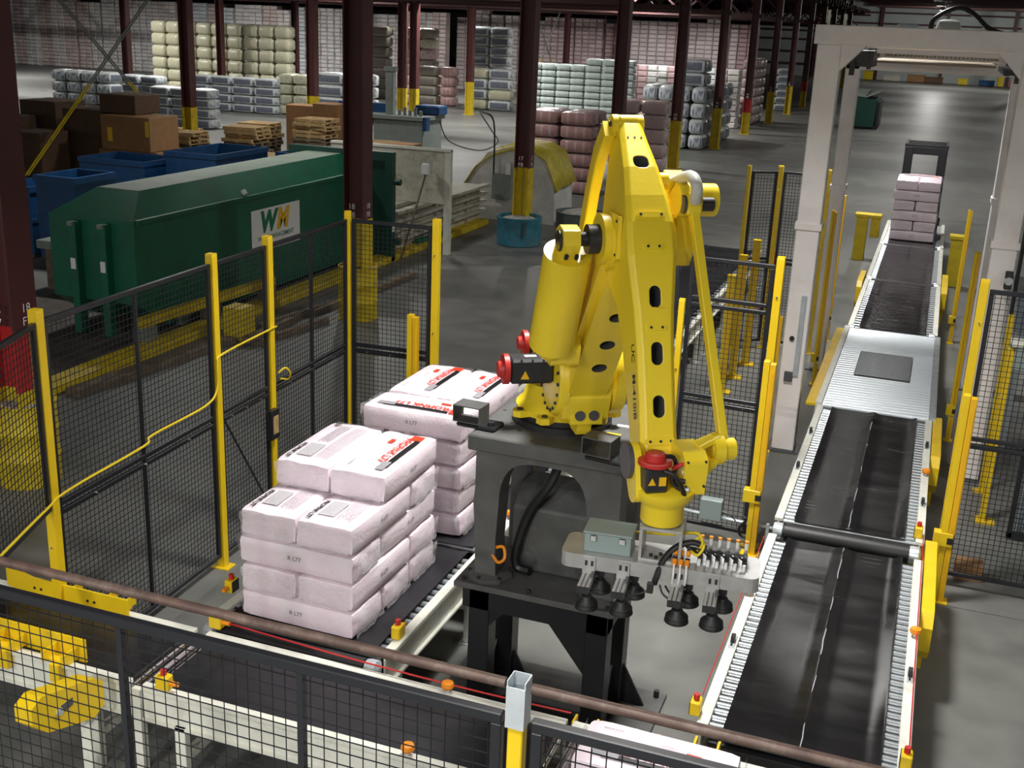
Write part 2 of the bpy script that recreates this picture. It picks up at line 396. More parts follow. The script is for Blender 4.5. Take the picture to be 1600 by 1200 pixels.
def text_obj(name, txt, size, m, mw, parent=None, **k):
    me = text_mesh(txt, size, **k); me.transform(mw); me.materials.clear(); me.materials.append(M[m])
    return link(name, me, parent)
def frame(o, u, v):
    """matrix with local x=u, y=v, origin o"""
    u = Vector(u).normalized(); v = Vector(v).normalized(); n = u.cross(v)
    return Matrix(((u.x,v.x,n.x,o[0]),(u.y,v.y,n.y,o[1]),(u.z,v.z,n.z,o[2]),(0,0,0,1)))

# ================================================================== the building
fl = struct(MB().box(-95, 30, -14, 147, -0.2, 0).build('floor', 'concrete'))
mb = MB()
for y in (-2.0, 10.35, 22.7, 35.0, 47.5, 60, 72.5, 85, 97.5, 110):
    mb.box(-95, 30, y-.006, y+.006, 0, .0015)
for x in (-24.0, -12.0, 3.4, 12.0, 20.0):
    mb.box(x-.006, x+.006, -14, 147, 0, .0015)
mb.build('joint_line', 'steel_dark', fl)
struct(MB().box(-95, 30, -14, 147, 8.6, 8.8).build('ceiling', 'ceiling'))
wb = struct(MB().box(-95, 30, 146, 146.3, 0, 8.6).build('wall_back', 'wall_panel'))
for k, z in enumerate((1.4, 2.8, 4.2, 5.2, 6.3, 7.5)):
    MB().box(-30, 30, 145.75, 146, z-.1, z+.1).build('girt', 'beam_brown', wb)
for k in range(9):
    x = -30 + k*7.2
    MB().box(x-.18, x+.18, 145.5, 145.99, 0, 8.6).build('wall_column', 'column_brown', wb)
struct(MB().box(30, 30.3, -14, 147, 0, 8.6).build('wall_right', 'wall_panel'))
struct(MB().box(-95.3, -95, -14, 147, 0, 8.6).build('wall_left', 'wall_panel'))
# roof girders over the storage bays
for i in range(2, 16):
    y = 8.75 + 8.4*i
    g = MB()
    g.box(-94, -9.0, y-.12, y+.12, 5.55, 5.75); g.box(-94, -9.0, y-.12, y+.12, 6.9, 7.1)
    x = -94
    while x < -10:
        g.bar((x, y, 5.65), (x+1.5, y, 7.0), .1, .1, (0,1,0)); g.bar((x+1.5, y, 7.0), (x+3, y, 5.65), .1, .1, (0,1,0)); x += 3
    struct(g.build('trim_girder', 'beam_brown'))
g = MB()
for y in [30+2.1*k for k in range(50)]:
    g.box(-94, -9.0, y-.09, y+.09, 7.15, 7.5)
struct(g.build('trim_joists', 'beam_brown'))
g = MB()
for y in [30+4.2*k for k in range(28)]:
    g.box(-9, 30, y-.12, y+.12, 8.0, 8.6)
struct(g.build('trim_rafters', 'beam_brown'))

# ---- columns
H = .18
def h_profile(m, z0, z1, e=0.0):
    t = .025 + e
    m.box(-H-e, -H+t, -H-e, H+e, z0, z1); m.box(H-t, H+e, -H-e, H+e, z0, z1); m.box(-H+t, H-t, -.015-e, .015+e, z0, z1)
    return m
def column(x, y, label, red=False, zp=1.72, z1=8.0, paint=True, txt=None, group=None):
    t = thing('steel_column', label, 'column', (x, y, 0), 0, group)
    h_profile(MB(), 0, z1).build('shaft', 'column_brown', t)
    if paint:
        h_profile(MB(), .02, 1.05 if red else zp, .004).build('yellow_paint_band', 'paint_yellow', t)
        if red: h_profile(MB(), 1.05, zp, .005).build('red_paint_band', 'column_red', t)
    MB().box(-.26, .26, -.26, .26, 0, .025).build('base_plate', 'paint_yellow', t)
    if txt:
        text_obj('stencil_lettering', txt[0], .13, 'ink_white', frame((-.02, -H-.006, zp+.22), (1,0,0), (0,0,1)), t)
        text_obj('stencil_lettering', txt[1], .13, 'ink_white', frame((-.02, -H-.004, zp+.08), (1,0,0), (0,0,1)), t)
        text_obj('stencil_lettering', txt[0], .13, 'ink_white', frame((H+.004, .02, zp+.22), (0,1,0), (0,0,1)), t)
        text_obj('stencil_lettering', txt[1], .13, 'ink_white', frame((H+.004, .02, zp+.08), (0,1,0), (0,0,1)), t)
    return t
def rib_drum(name, label, cat, x, y, r, h, m, top='debris', hollow=False):
    t = thing(name, label, cat, (x, y, 0))
    pr = [(r*.98, 0), (r, .02), (r, h*.31), (r*1.035, h*.33), (r*1.035, h*.345), (r, h*.365), (r, h*.64), (r*1.035, h*.66), (r*1.035, h*.675), (r, h*.695), (r, h-.03), (r*1.03, h-.02), (r*1.03, h), (r*.96, h), (r*.96, h-.03)]
    MB().lathe(pr, n=28).build('shell', m, t)
    MB().lathe([(r*.95, h-.06), (r*.7, h-.03), (r*.2, h-.025), (.001, h-.025)], n=20).build('fill', top, t)
    return t
ROW1 = [(-8.95-.06*i, 8.75+8.4*i) for i in range(14)]; ROW1[0] = (-8.88, 9.15)
lab1 = ['dark brown steel column with red band in a yellow drum at far left', 'brown steel column rising from a yellow drum beside the green container',
        'brown steel column with yellow foot standing in the cut blue drum', 'brown column with red band beside the pink bale stack, behind robot top',
        'brown and yellow column just right of the robot arm top', 'brown and yellow column in front of the blue-printed white bales',
        'brown column with red and yellow foot right of the blue-printed bales', 'brown and yellow column second left of the cream portal frame',
        'slim brown and yellow column next to the cream portal frame']
tx1 = [('18', 'F7'), ('18', 'F8'), ('17', 'F8'), ('16', 'F8'), ('15', 'F8'), ('14', 'F8'), ('13', 'F8'), ('12', 'F8'), ('11', 'F8')]
for i, (x, y) in enumerate(ROW1):
    column(x, y, lab1[i] if i < 9 else 'distant brown column in the row behind the cream portal', red=(i % 3 == 0), txt=tx1[i] if i < 9 else None,
           group=None if i < 9 else 'distant columns behind the portal')
rib_drum('bollard_drum', 'dented yellow steel drum around the foot of the far left red-banded column', 'drum', ROW1[0][0]+.05, ROW1[0][1], .33, .92, 'paint_yellow')
rib_drum('bollard_drum', 'yellow ribbed steel drum around the column beside the green container', 'drum', ROW1[1][0], ROW1[1][1], .33, .92, 'paint_yellow')
lab2 = {2: 'dark column with yellow foot among the brown cartons at left', 3: 'dark column with yellow foot among the wooden pallets',
        4: 'dark column with tall yellow foot behind the green container', 5: 'twin dark column with yellow foot above the grey machine',
        6: 'dark column with yellow foot standing clear on the open floor', 7: 'slim far column between the mint bale block and the roof', 8: 'far slim column right of the crossed brace'}
for i in range(2, 12):
    column(-24.3, 8.75+8.4*i, lab2.get(i, 'distant column hidden among the high stacks'), txt=None, group=None if i in lab2 else 'distant columns among the stacks')
column(-24.3+.62, 8.75+8.4*5, 'second of the twin dark columns above the grey machine')
for i in (5, 6, 7, 8):
    column(-40.0, 8.75+8.4*i, 'distant column hidden among the high stacks', group='distant columns among the stacks', paint=False)
for y in (67.5, 84, 101, 118, 135):
    column(6.4, y, 'distant brown column beyond the right end of the cream portal', group='distant columns right of the portal', paint=True)
def brace(a, b, label):
    t = thing('cross_brace', label, 'brace', (0,0,0))
    a = Vector(a); b = Vector(b); m = a.lerp(b, .38)
    for dx in (-.06, .06):
        d = Vector((0, dx, 0))
        MB().bar(a+d, m+d, .035, .035).build('lower_rod', 'paint_yellow', t)
        MB().bar(m+d, b+d, .035, .035).build('upper_rod', 'machine_grey', t)
brace((-24.2, 26.0, .25), (-24.2, 33.6, 6.6), 'double rod brace rising right, yellow at its lower end, left background')
brace((-24.2, 33.6, .25), (-24.2, 26.0, 6.6), 'double rod brace falling right behind the cartons, left background')
brace((-24.3, 67.9, .25), (-24.3, 75.6, 6.8), 'thin brace rod rising right beside the far slim column')
brace((-24.3, 75.6, .25), (-24.3, 67.9, 6.8), 'thin brace rod falling right beside the far slim column')

# ---- high bay lamps
lp = None
for k, (x, y, p) in enumerate(LAMPS):
    if p <= 0: continue
    if lp is None:
        lp = thing('high_bay_lamp', 'round high bay lamp hanging under the roof', 'lamp', (x, y, LAMP_Z), 0, 'high bay lamps under the roof')
        MB().lathe([(.09, .55), (.11, .5), (.14, .3), (.30, .02), (.31, 0), (.29, 0), (.13, .28)], n=20).build('reflector', 'lamp_body', lp)
        MB().lathe([(.001, .05), (.2, .05), (.22, .08), (.001, .10)], n=16).build('lens', 'lamp_glow', lp)
        MB().cyl((0,0,.5), (0,0,1.2), .012, n=6).build('hanger', 'lamp_body', lp)
        t = lp
    else:
        t = copy_tree(lp); t.location = (x, y, LAMP_Z)
    far = y > 100; ld = bpy.data.lights.new('lamp_light', 'POINT' if far else 'AREA'); ld.energy = p
    if far: ld.shadow_soft_size = .2
    else: ld.shape = 'DISK'; ld.size = 1.1 if k < 2 else .55; ld.spread = R(115 if k < 2 else 170)
    ld.color = (1.0, 0.985, 0.95)
    lo = bpy.data.objects.new('lamp_light', ld); C.objects.link(lo); lo.parent = t; lo.location = (0, 0, -.03)

# ================================================================== safety fence
FZ = 2.97
def wire_mesh(L, z0, z1, pitch=.05, r=.0022):
    m = MB(); n = int(L/pitch)
    for k in range(1, n):
        x = L*k/n; m.bar((x, 0, z0), (x, 0, z1), 2*r, 2*r)
    n = int((z1-z0)/pitch)
    for k in range(1, n):
        z = z0+(z1-z0)*k/n; m.bar((0, r, z), (L, r, z), 2*r, 2*r)
    return m
def fence_panel(p0, p1, label, z0=.12, z1=2.9, mids=(1.47,), centre=True, bars=None, gap=.05, pitch=.05, r=.0022, brace=False, double=True, name='mesh_fence'):
    p0 = Vector((*p0, 0)); p1 = Vector((*p1, 0)); d = p1-p0; L = d.length-2*gap
    t = thing(name, label, 'fence', p0+d.normalized()*gap, math.atan2(d.y, d.x))
    MB().box(0, L, -.018, .018, z1-.04, z1, .004).build('top_rail', 'black_frame', t)
    MB().box(0, L, -.018, .018, z0, z0+.04, .004).build('bottom_rail', 'black_frame', t)
    for x in (0, L-.04):
        MB().box(x, x+.04, -.017, .017, z0+.04, z1-.04, .004).build('stile', 'black_frame', t)
    for z in mids:
        for k in ((-.035, .035) if double else (0,)):
            MB().box(.04, L-.04, -.016, .016, z+k-.02, z+k+.02, .004).build('middle_rail', 'black_frame', t)
        for q in (.2, .5, .8):
            MB().cyl((L*q, -.016, z-.035), (L*q, -.026, z-.035), .009, n=8).build('bolt', 'chrome', t)
    for q in (bars if bars else ([L/2] if centre else [])): MB().box(q-.012, q+.012, -.014, .014, z0+.04, z1-.04).build('centre_bar', 'black_frame', t)
    w = wire_mesh(L, z0+.02, z1-.02, pitch, r).build('wire_mesh', 'wire_black', t); w['kind'] = 'stuff'
    if brace: MB().bar((.04, -.02, 1.42), (L-.04, -.02, .25), .014, .014).build('diagonal_brace', 'black_frame', t)
    return t
def fence_post(x, y, label, z1=FZ, s=.038, z0=0, group=None, rz=0):
    t = thing('fence_post', label, 'fence post', (x, y, 0), rz, group)
    MB().box(-s, s, -s, s, z0, z1, .004).build('shaft', 'fence_yellow', t)
    MB().box(-s+.002, s-.002, -s+.002, s-.002, z1, z1+.012).build('cap', 'fence_yellow', t)
    if z0 == 0: MB().box(-.09, .09, -.07, .07, 0, .012).build('foot_plate', 'fence_yellow', t)
    for z in (.4, 1.2, 1.75, 2.6):
        if z0 < z < z1: MB().cyl((-.0, -s, z), (0, -s-.012, z), .009, n=8).build('bolt', 'chrome', t)
    return t
A, Bp, Cp, D = (-5.66, 6.05), (-5.76, 8.26), (-5.80, 9.22), (-5.86, 10.92)
E_ = (-4.84, 10.98)
fence_post(*A, 'leftmost tall yellow fence post, front end of the left fence')
fence_post(*Bp, 'tall yellow fence post left of the gate, cable wrapped around it')
fence_post(*Cp, 'tall yellow fence post right of the gate')
fence_post(*D, 'yellow corner fence post in front of the yellow drum', s=.03)
fence_post(*E_, 'yellow fence post at the open end behind the bag stacks')
fence_panel((-4.95, 4.1), A, 'black mesh fence panel at the far left edge, ending above the floor', z0=1.5, mids=(), centre=False)
fence_panel(A, Bp, 'large black mesh fence panel at left with yellow cable along it')
fence_panel(Bp, Cp, 'narrow black mesh gate with diagonal brace between two yellow posts', centre=False, brace=True, name='fence_gate')
fence_panel(Cp, D, 'black mesh fence panel between the gate and the corner post')
fence_panel(D, E_, 'black mesh fence panel behind the rear bag stack', centre=False)
# right hand run
Fp, G, Hh = (-2.16, 10.9), (-1.25, 10.86), (.54, 10.78)
fence_post(*Fp, 'short yellow fence post showing beside the robot forearm', z1=2.45, s=.03)
fence_post(*G, 'tall yellow fence post between the robot rod and cream portal')
fence_post(*Hh, 'tall yellow fence post right of the outfeed conveyor')
fence_panel(Fp, G, 'black mesh fence panel behind the robot wrist', mids=(2.46, 1.47), centre=False)
fence_panel((-3.05, 10.95), Fp, 'black mesh fence panel mostly hidden behind the robot forearm', mids=(1.47,), centre=True)
fence_panel(Hh, (3.4, 10.78), 'black mesh fence panel at the right edge over a small carton')
# light curtains
def light_curtain(x, y, label, rz=0, z1=2.02, kink=.62):
    t = thing('light_curtain', label, 'light curtain', (x, y, 0), rz)
    if y > 13: t.scale = (.62, .8, 1)
    MB().box(-.05, .0, -.03, .03, 0, kink+.02, .003).build('lower_post', 'fence_yellow', t)
    MB().box(.004, .055, -.035, .03, 0, kink-.08, .003).build('lower_channel', 'curtain_orange', t)
    MB().box(-.12, .05, -.05, .05, kink-.05, kink+.08, .004).build('bracket', 'fence_yellow', t)
    MB().box(-.06, .0, -.04, .04, kink+.06, z1, .004).build('housing', 'fence_yellow', t)
    MB().box(.003, .06, -.045, .03, kink+.08, z1-.02, .004).build('lens_channel', 'curtain_orange', t)
    MB().box(.02, .05, -.05, -.045, kink+.12, z1-.1).build('lens_strip', 'curtain_orange', t)
    MB().box(-.0, .06, -.055, -.04, kink-.02, kink+.04).build('connector', 'black_rubber', t)
    MB().box(-.09, .09, -.07, .07, 0, .012).build('foot_plate', 'fence_yellow', t)
    return t
light_curtain(-1.22, 10.66, 'yellow light curtain column left of the outfeed conveyor, by the robot gripper')
light_curtain(.56, 10.42, 'yellow light curtain column right of the outfeed conveyor')
light_curtain(-5.04, 10.86, 'yellow light curtain beside the post behind the rear bag stack', z1=1.95)
light_curtain(-1.52, 13.72, 'slim yellow light curtain at the front left leg of the cream portal', z1=1.75, kink=.3)
light_curtain(-1.28, 16.9, 'slim orange-yellow light curtain between the left portal legs', z1=2.6, kink=.4)
light_curtain(.62, 15.2, 'orange-yellow light curtain beside the right end of the roller deck', z1=2.5, kink=.4)
light_curtain(.62, 20.5, 'orange-yellow light curtain right of the far belt', z1=2.3, kink=.4)
light_curtain(-1.36, 19.6, 'tall slim yellow light curtain behind the left rear portal leg', z1=2.5, kink=.4)
# yellow cable along the left fence
cab = [(-5.2, 5.0, 1.62), (-5.58, 5.9, 1.56), (-5.62, 6.2, 1.60), (-5.66, 7.1, 1.62), (-5.69, 7.25, 1.66), (-5.70, 8.0, 1.68), (-5.71, 8.2, 1.78), (-5.71, 8.22, 2.0), (-5.72, 8.32, 2.07), (-5.74, 9.1, 2.10), (-5.77, 9.30, 2.09)]
tag(MB().tube(cab, .010, 6).build('signal_cable', 'cable_yellow'), 'thin yellow cable strung along the left mesh fence', 'cable')
tag(MB().tube([(-5.76, 9.3, 1.62), (-5.72, 9.36, 1.66), (-5.70, 9.42, 1.60), (-5.74, 9.45, 1.52), (-5.76, 9.34, 1.55)], .010, 6).build('cable_loop', 'cable_yellow'), 'small yellow cable loop tied to the fence past the gate', 'cable')
# gate latch box
t = thing('gate_latch', 'dark latch box with amber plate on the gate post', 'latch', (-5.72, 9.12, 1.15))
MB().box(-.03, .03, -.07, .07, -.15, .15, .005).build('housing', 'black_frame', t)
MB().box(.03, .035, -.045, .045, -.09, .09).build('plate', 'pallet_wood', t)
# near fence along the front
FY = 3.04
def near_post(x, label):
    t = thing('fence_post', label, 'fence post', (x, FY, 0))
    MB().box(-.026, .026, -.026, .026, 0, 2.84, .004).build('shaft', 'fence_yellow', t)
    m = MB(); m.box(-.032, -.028, -.032, .032, 2.83, 3.0); m.box(.028, .032, -.032, .032, 2.83, 3.0); m.box(-.032, .032, -.036, -.032, 2.83, 2.98); m.box(-.028, .028, .03, .034, 2.83, 3.0)
    m.build('bracket', 'galvanised', t)
    MB().box(-.09, .09, -.07, .07, 0, .012).build('foot_plate', 'fence_yellow', t)
near_post(-1.02, 'yellow fence post with galvanised bracket at the bottom centre')
near_post(-3.62, 'yellow fence post at the bottom left corner, mostly out of frame')
fence_panel((-3.62, FY), (-1.02, FY), 'near black mesh fence panel across the bottom left', z1=2.86, r=.0017, pitch=.05, bars=(.99, 1.75))
fence_panel((-1.02, FY), (1.6, FY), 'near black mesh fence panel at the bottom right of the post', z1=2.86, r=.0017, pitch=.05)
for a, b, l in ((-4.2, -1.065, 'rusty brown pipe rail above the near fence, left length'), (-.975, 1.6, 'rusty brown pipe rail above the near fence, right length')):
    tag(MB().cyl((a, FY, 2.97), (b, FY, 2.97), .0185, n=14).build('pipe_rail', 'pipe_rust'), l, 'pipe')

# ================================================================== conveyors
def belt_grid(x0, x1, y0, y1, z, nx=16, step=.12, crown=.012, seam=True, edge=.03, wob=.008, seed=0):
    """belt lying on rollers: edges turned down, a raised joint along the middle, long slack waves"""
    m = MB(); ny = max(2, int((y1-y0)/step)); vs = []; xs = [x0 + (x1-x0)*i/nx for i in range(nx+1)]
    xm = (x0+x1)/2
    xs = sorted(xs + ([xm-.012, xm+.012] if seam else []) + [x0+.015, x1-.015])
    for j in range(ny+1):
        y = y0 + (y1-y0)*j/ny
        for x in xs:
            u = (x-x0)/(x1-x0)
            dz = wob*noise.noise(Vector((x*1.6+seed*3, y*.9, seed))) + .35*wob*noise.noise(Vector((x*.4, y*1.6, seed+5)))
            e = min(x-x0, x1-x)
            if e < .06: dz += .030*math.cos(e/.06*PI/2)*(.4+.6*max(0, noise.noise(Vector((x*3, y*.8, seed+9)))+.3))
            if seam and abs(x-xm) < .013: dz += .012
            if seam: dz += .006*math.exp(-((x-xm)/.05)**2)
            vs.append((x, y, z+dz))
    k = len(xs)
    fs = [(j*k+i, j*k+i+1, (j+1)*k+i+1, (j+1)*k+i) for j in range(ny) for i in range(k-1)]
    m.add(vs, fs, True); return m
ROLL = {}
def roller_mesh(L, r, key, m='roller_steel'):
    if key not in ROLL:
        b = MB().cyl((0,0,0), (L,0,0), r, n=10); me = b.mesh('roller'); me.materials.append(M[m]); ROLL[key] = me
    return ROLL[key]
def conveyor_y(label, x0, x1, y0, y1, z=.72, belt=True, pitch=.085, r=.03, rail_w=.075, legs=True, inset=.095, belt_m='belt', rail_m='conveyor_white', seam=True, seed=0, rollers=True, group=None, ztop=.74):
    t = thing('belt_conveyor' if belt else 'roller_conveyor', label, 'conveyor', (0, 0, 0), 0, group)
    for s, (a, b) in (('l', (x0, x0+rail_w)), ('r', (x1-rail_w, x1))):
        m = MB(); web = (a+b)/2
        m.box(a, b, y0, y1, ztop-.035, ztop, .004); m.box(web-.008, web+.008, y0, y1, ztop-.24, ztop-.035); m.box(a, b, y0, y1, ztop-.26, ztop-.24, .003)
        m.build('side_rail', rail_m, t)
    if rollers:
        n = int((y1-y0-.1)/pitch); me = roller_mesh(x1-x0-2*rail_w, r, (round(x1-x0, 3), r))
        for k in range(n+1):
            link('roller', me, t, (x0+rail_w, y0+.05+k*pitch, z-r))
    if rollers: MB().box(x0+rail_w+.01, x1-rail_w-.01, y0+.03, y1-.03, z-.16, z-.10).build('shade_pan', 'motor_black', t)  # dark sheet added under the rollers so the gaps read dark
    if belt:
        bl = belt_grid(x0+rail_w+inset, x1-rail_w-inset, y0+.02, y1-.02, z+.004, seam=seam, seed=seed).build('belt', belt_m, t)
        if seam:
            xm = (x0+x1)/2
            MB().tube([(xm+.004*math.sin(q*2.1), y0+.04+(y1-y0-.08)*q/24, z+.018+.004*math.sin(q*1.3)) for q in range(25)], .0045, 6, False).build('seam_glint', 'galvanised', bl)  # bright strip added to draw the gleam along the raised seam
    if legs:
        n = max(2, int((y1-y0)/1.8)+1)
        for k in range(n):
            y = y0+.2+(y1-y0-.4)*k/(n-1)
            for a in (x0+.01, x1-.07): MB().box(a, a+.06, y-.04, y+.04, .012, ztop-.25, .003).build('leg', rail_m, t)
            for a in (x0-.02, x1-.10): MB().box(a, a+.12, y-.07, y+.07, 0, .012).build('foot', 'galvanised', t)
            MB().box(x0+.07, x1-.07, y-.02, y+.02, .3, .36).build('cross_tie', rail_m, t)
    return t
OX0, OX1 = -.95, .36
conveyor_y('nearest black belt section of the outfeed conveyor at lower right', OX0, OX1, 6.38, 9.6, seed=1)
conveyor_y('second black belt section of the outfeed, just before the steel roller deck', OX0, OX1, 9.98, 13.6, seed=2)
conveyor_y('third black belt section of the outfeed, just beyond the steel roller deck', OX0, OX1, 17.85, 21.7, seed=3, pitch=.17, seam=False)
conveyor_y('fourth black belt section of the outfeed, second beyond the roller deck', OX0, OX1, 21.82, 25.7, seed=4, pitch=.17, seam=False)
conveyor_y('farthest belt section of the outfeed under the wrapped bag stack', OX0, OX1, 25.82, 29.2, seed=5, pitch=.17, seam=False)
for y, l in ((9.79, 'thick black drive roller between the two near outfeed belts'), (21.76, 'thin dark roller between the two far outfeed belts'), (25.76, 'thin dark roller in front of the far wrapped bag stack'), (17.78, 'dark transfer roller between roller deck and far belts')):
    rr = .085 if y < 10 else .045
    t = thing('drive_roller', l, 'roller', (0, y, .70))
    MB().cyl((OX0+.12, 0, -.01), (OX1-.12, 0, -.01), rr, n=20).build('drum', 'black_rubber', t)
    for a in (OX0+.02, OX1-.12):
        MB().lathe([(.03, 0), (.075, .0), (.08, .02), (.08, .08), (.03, .10)], (a, 0, -.01), 14, 'x').build('bearing', 'galvanised', t)
        MB().box(a, a+.1, -.05, .05, -.24, -.10, .004).build('bracket', 'conveyor_white', t)
        MB().box(a+.02, a+.08, -.05, .05, -.70, -.24, .003).build('leg', 'conveyor_white', t)
# roller deck under the portal
t = thing('roller_deck', 'silver steel roller deck under the cream portal frame', 'conveyor', (0,0,0))
me = roller_mesh(1.22, .044, 'deck', 'deck_steel'); MB().box(-.90, .32, 13.66, 17.72, .60, .65).build('shade_pan', 'motor_black', t)  # dark sheet added beneath to deepen shade between deck rollers
n = int((17.7-13.66)/.11)
for k in range(n+1):
    y = 13.71+k*.11
    if 15.12 < y < 16.40:
        continue
    link('roller', me, t, (-.90, y, .703))
ms = roller_mesh(.25, .044, 'deck_s1', 'deck_steel'); ms2 = roller_mesh(.26, .044, 'deck_s2', 'deck_steel')
for k in range(n+1):
    y = 13.71+k*.11
    if 15.12 < y < 16.40:
        link('roller', ms, t, (-.90, y, .703)); link('roller', ms2, t, (.06, y, .703))
mg = MB().box(0, .69, -.012, .012, -.03, .03).mesh('grate_bar'); mg.materials.append(M['steel_dark'])
mg2 = MB().box(0, .69, -.014, .014, -.02, .034).mesh('grate_bar'); mg2.materials.append(M['galvanised'])
for k in range(17):
    link('grate_bar', mg, t, (-.64, 15.17+k*.075, .705))
    link('grate_bar', mg2, t, (-.64, 15.17+.0375+k*.075, .700))
MB().box(-.65, .06, 15.12, 16.42, .55, .66).build('lift_tray', 'motor_black', t)
MB().box(-.98, -.905, 13.64, 17.74, .5, .76, .004).build('side_rail', 'conveyor_white', t)
m = MB()
MB().box(-1.10, -.982, 13.7, 17.7, .68, .72, .004).build('yellow_edge', 'fence_yellow', t)
MB().box(.325, .40, 13.64, 17.74, .5, .745, .004).build('side_rail', 'galvanised', t)
for y in (13.9, 15.7, 17.5):
    for x in (-.97, .33): MB().box(x, x+.06, y-.04, y+.04, 0, .5, .003).build('leg', 'conveyor_white', t)
MB().box(-.9, .32, 13.8, 17.6, .18, .45).build('frame_box', 'machine_grey', t)
# yellow side guards right of the outfeed
def guard(x, y0, y1, z0, z1, label, w=.10):
    t = thing('drive_guard', label, 'guard', (x, y0, 0))
    L = y1-y0
    MB().prism([(0, z0+.12), (.12, z0), (L-.12, z0), (L, z0+.12), (L, z1-.1), (L-.1, z1), (.1, z1), (0, z1-.1)], 0, w, 'x').build('cover', 'fence_yellow', t, bevel=.004)
    MB().cyl((w, L*.4, (z0+z1)/2), (w+.02, L*.4, (z0+z1)/2), .04, n=12).build('hub_cap', 'steel_dark', t)
    MB().box(.02, w-.02, L*.3, L*.3+.1, 0, z0+.01).build('foot', 'fence_yellow', t)
guard(.37, 8.6, 10.2, .30, .72, 'long yellow drive guard right of the near outfeed belts')
guard(.37, 12.3, 13.9, .30, .72, 'yellow drive guard right of the outfeed just before the roller deck')
guard(.37, 21.2, 22.6, .30, .80, 'yellow drive guard right of the far outfeed belts')
guard(-1.06, 21.0, 22.2, .30, .80, 'yellow drive guard left of the far outfeed belts', .09)

# stacking conveyor under the two bag stacks
SX0, SX1 = -4.56, -3.10
conveyor_y('black belt conveyor under the front bag stack, open frame side towards the robot stand', SX0, SX1, 6.36, 8.14, seed=6, seam=False, pitch=.10, inset=.055, belt_m='belt_ribbed')
conveyor_y('black belt conveyor under the rear bag stack, running behind the robot', SX0, SX1, 8.2, 11.9, seed=7, seam=False, pitch=.10, inset=.055, belt_m='belt_ribbed')
conveyor_y('dark belt conveyor leading away behind the robot forearm', SX0+.15, SX1, 12.0, 17.4, seed=8, seam=False, pitch=.2, inset=.08, belt_m='belt_ribbed')
conveyor_y('farthest dark belt length beyond the robot, towards the red cone', SX0+.15, SX1, 17.5, 23.4, seed=9, seam=False, pitch=.2, inset=.08, belt_m='belt_ribbed')
# head roller of the stacking conveyor
t = thing('head_roller', 'black head roller with bearing at the near end of the stacking conveyor', 'roller', (0, 6.27, .66))
MB().cyl((SX0+.14, 0, 0), (SX1-.14, 0, 0), .07, n=18).build('drum', 'black_rubber', t)
for a in (SX0+.03, SX1-.13):
    MB().lathe([(.03, 0), (.07, 0), (.075, .02), (.075, .08), (.03, .1)], (a, 0, 0), 14, 'x').build('bearing', 'galvanised', t)
    MB().box(a+.0, a+.1, -.09, .085, -.66, -.07, .004).build('bracket', 'conveyor_white', t)

# infeed conveyor across the front (runs along x)
IY0, IY1 = 5.36, 6.14
def conveyor_x(label, x0, x1, z=.70):
    t = thing('belt_conveyor', label, 'conveyor', (0,0,0))
    for y in (IY0, IY1-.06):
        m = MB(); m.box(x0, x1, y, y+.06, z+.01, z+.045, .004); m.box(x0, x1, y+.02, y+.035, z-.2, z+.01); m.box(x0, x1, y, y+.06, z-.22, z-.2)
        m.build('side_rail', 'conveyor_white', t)
    MB().box(x0+.05, x1-.05, IY0+.08, IY1-.08, z-.05, z+.005, .004).build('belt', 'belt_ribbed', t)
    MB().box(x0+.05, x1-.05, IY0+.09, IY1-.09, z-.2, z-.16).build('return_belt', 'black_rubber', t)
    for x in (x0+.25, x1-.35):
        for y in (IY0+.0, IY1-.06): MB().box(x, x+.08, y, y+.06, 0, z-.2, .003).build('leg', 'conveyor_white', t)
        MB().box(x+.01, x+.07, IY0+.05, IY1-.05, .22, .28).build('cross_tie', 'conveyor_white', t)
    for x in (x0+.03, x1-.03): MB().cyl((x, IY0+.07, z-.03), (x, IY1-.07, z-.03), .032, n=14).build('end_roller', 'chrome', t)
    return t
conveyor_x('dark infeed belt conveyor at lower left with yellow guide plates', -8.2, -4.52)
conveyor_x('long black infeed belt conveyor with white rails across the bottom', -4.42, -1.72)
t = thing('gap_roller', 'shiny steel roller in the gap between the two infeed belts', 'roller', (0,0,0)); MB().cyl((-4.47, IY0+.05, .68), (-4.47, IY1-.05, .68), .034, n=14).build('tube', 'chrome', t)
for y in (IY0+.01, IY1-.07): MB().box(-4.50, -4.44, y, y+.06, 0, .70).build('bracket', 'conveyor_white', t)
# roller pick station
t = thing('pick_station', 'chrome roller pick station at the bottom, end of the infeed', 'conveyor', (0,0,0))
for y in (IY0, IY1-.06): MB().box(-1.68, -.16, y, y+.06, .48, .745, .004).build('side_rail', 'conveyor_white', t)
me = roller_mesh(.62, .03, 'pick', 'chrome')
for k in range(16):
    o = link('roller', me, t, (-1.62+k*.093, IY0+.08, .70)); o.rotation_euler = (0, 0, PI/2)
for x in (-1.6, -.3):
    for y in (IY0, IY1-.06): MB().box(x, x+.08, y, y+.06, 0, .48).build('leg', 'conveyor_white', t)
for x, y in ((-1.45, IY1+.02), (-.86, IY1+.03), (-.98, IY1+.03)):
    pass
def lug(x, y, label, z=.74, m='fence_yellow'):
    t = thing('guide_bracket', label, 'bracket', (x, y, z))
    MB().box(-.08, .08, -.05, .05, 0, .015).build('base', m, t)
    MB().box(-.08, -.065, -.05, .05, .015, .10).build('cheek', m, t); MB().box(.065, .08, -.05, .05, .015, .10).build('cheek', m, t)
    MB().cyl((0, 0, .015), (0, 0, .03), .018, n=10).build('bolt', 'motor_black', t); MB().box(-.03, .03, -.03, .03, -z, 0).build('stem', m, t)
lug(-1.22, 6.2, 'small yellow channel bracket behind the bag on the pick station', z=.62)
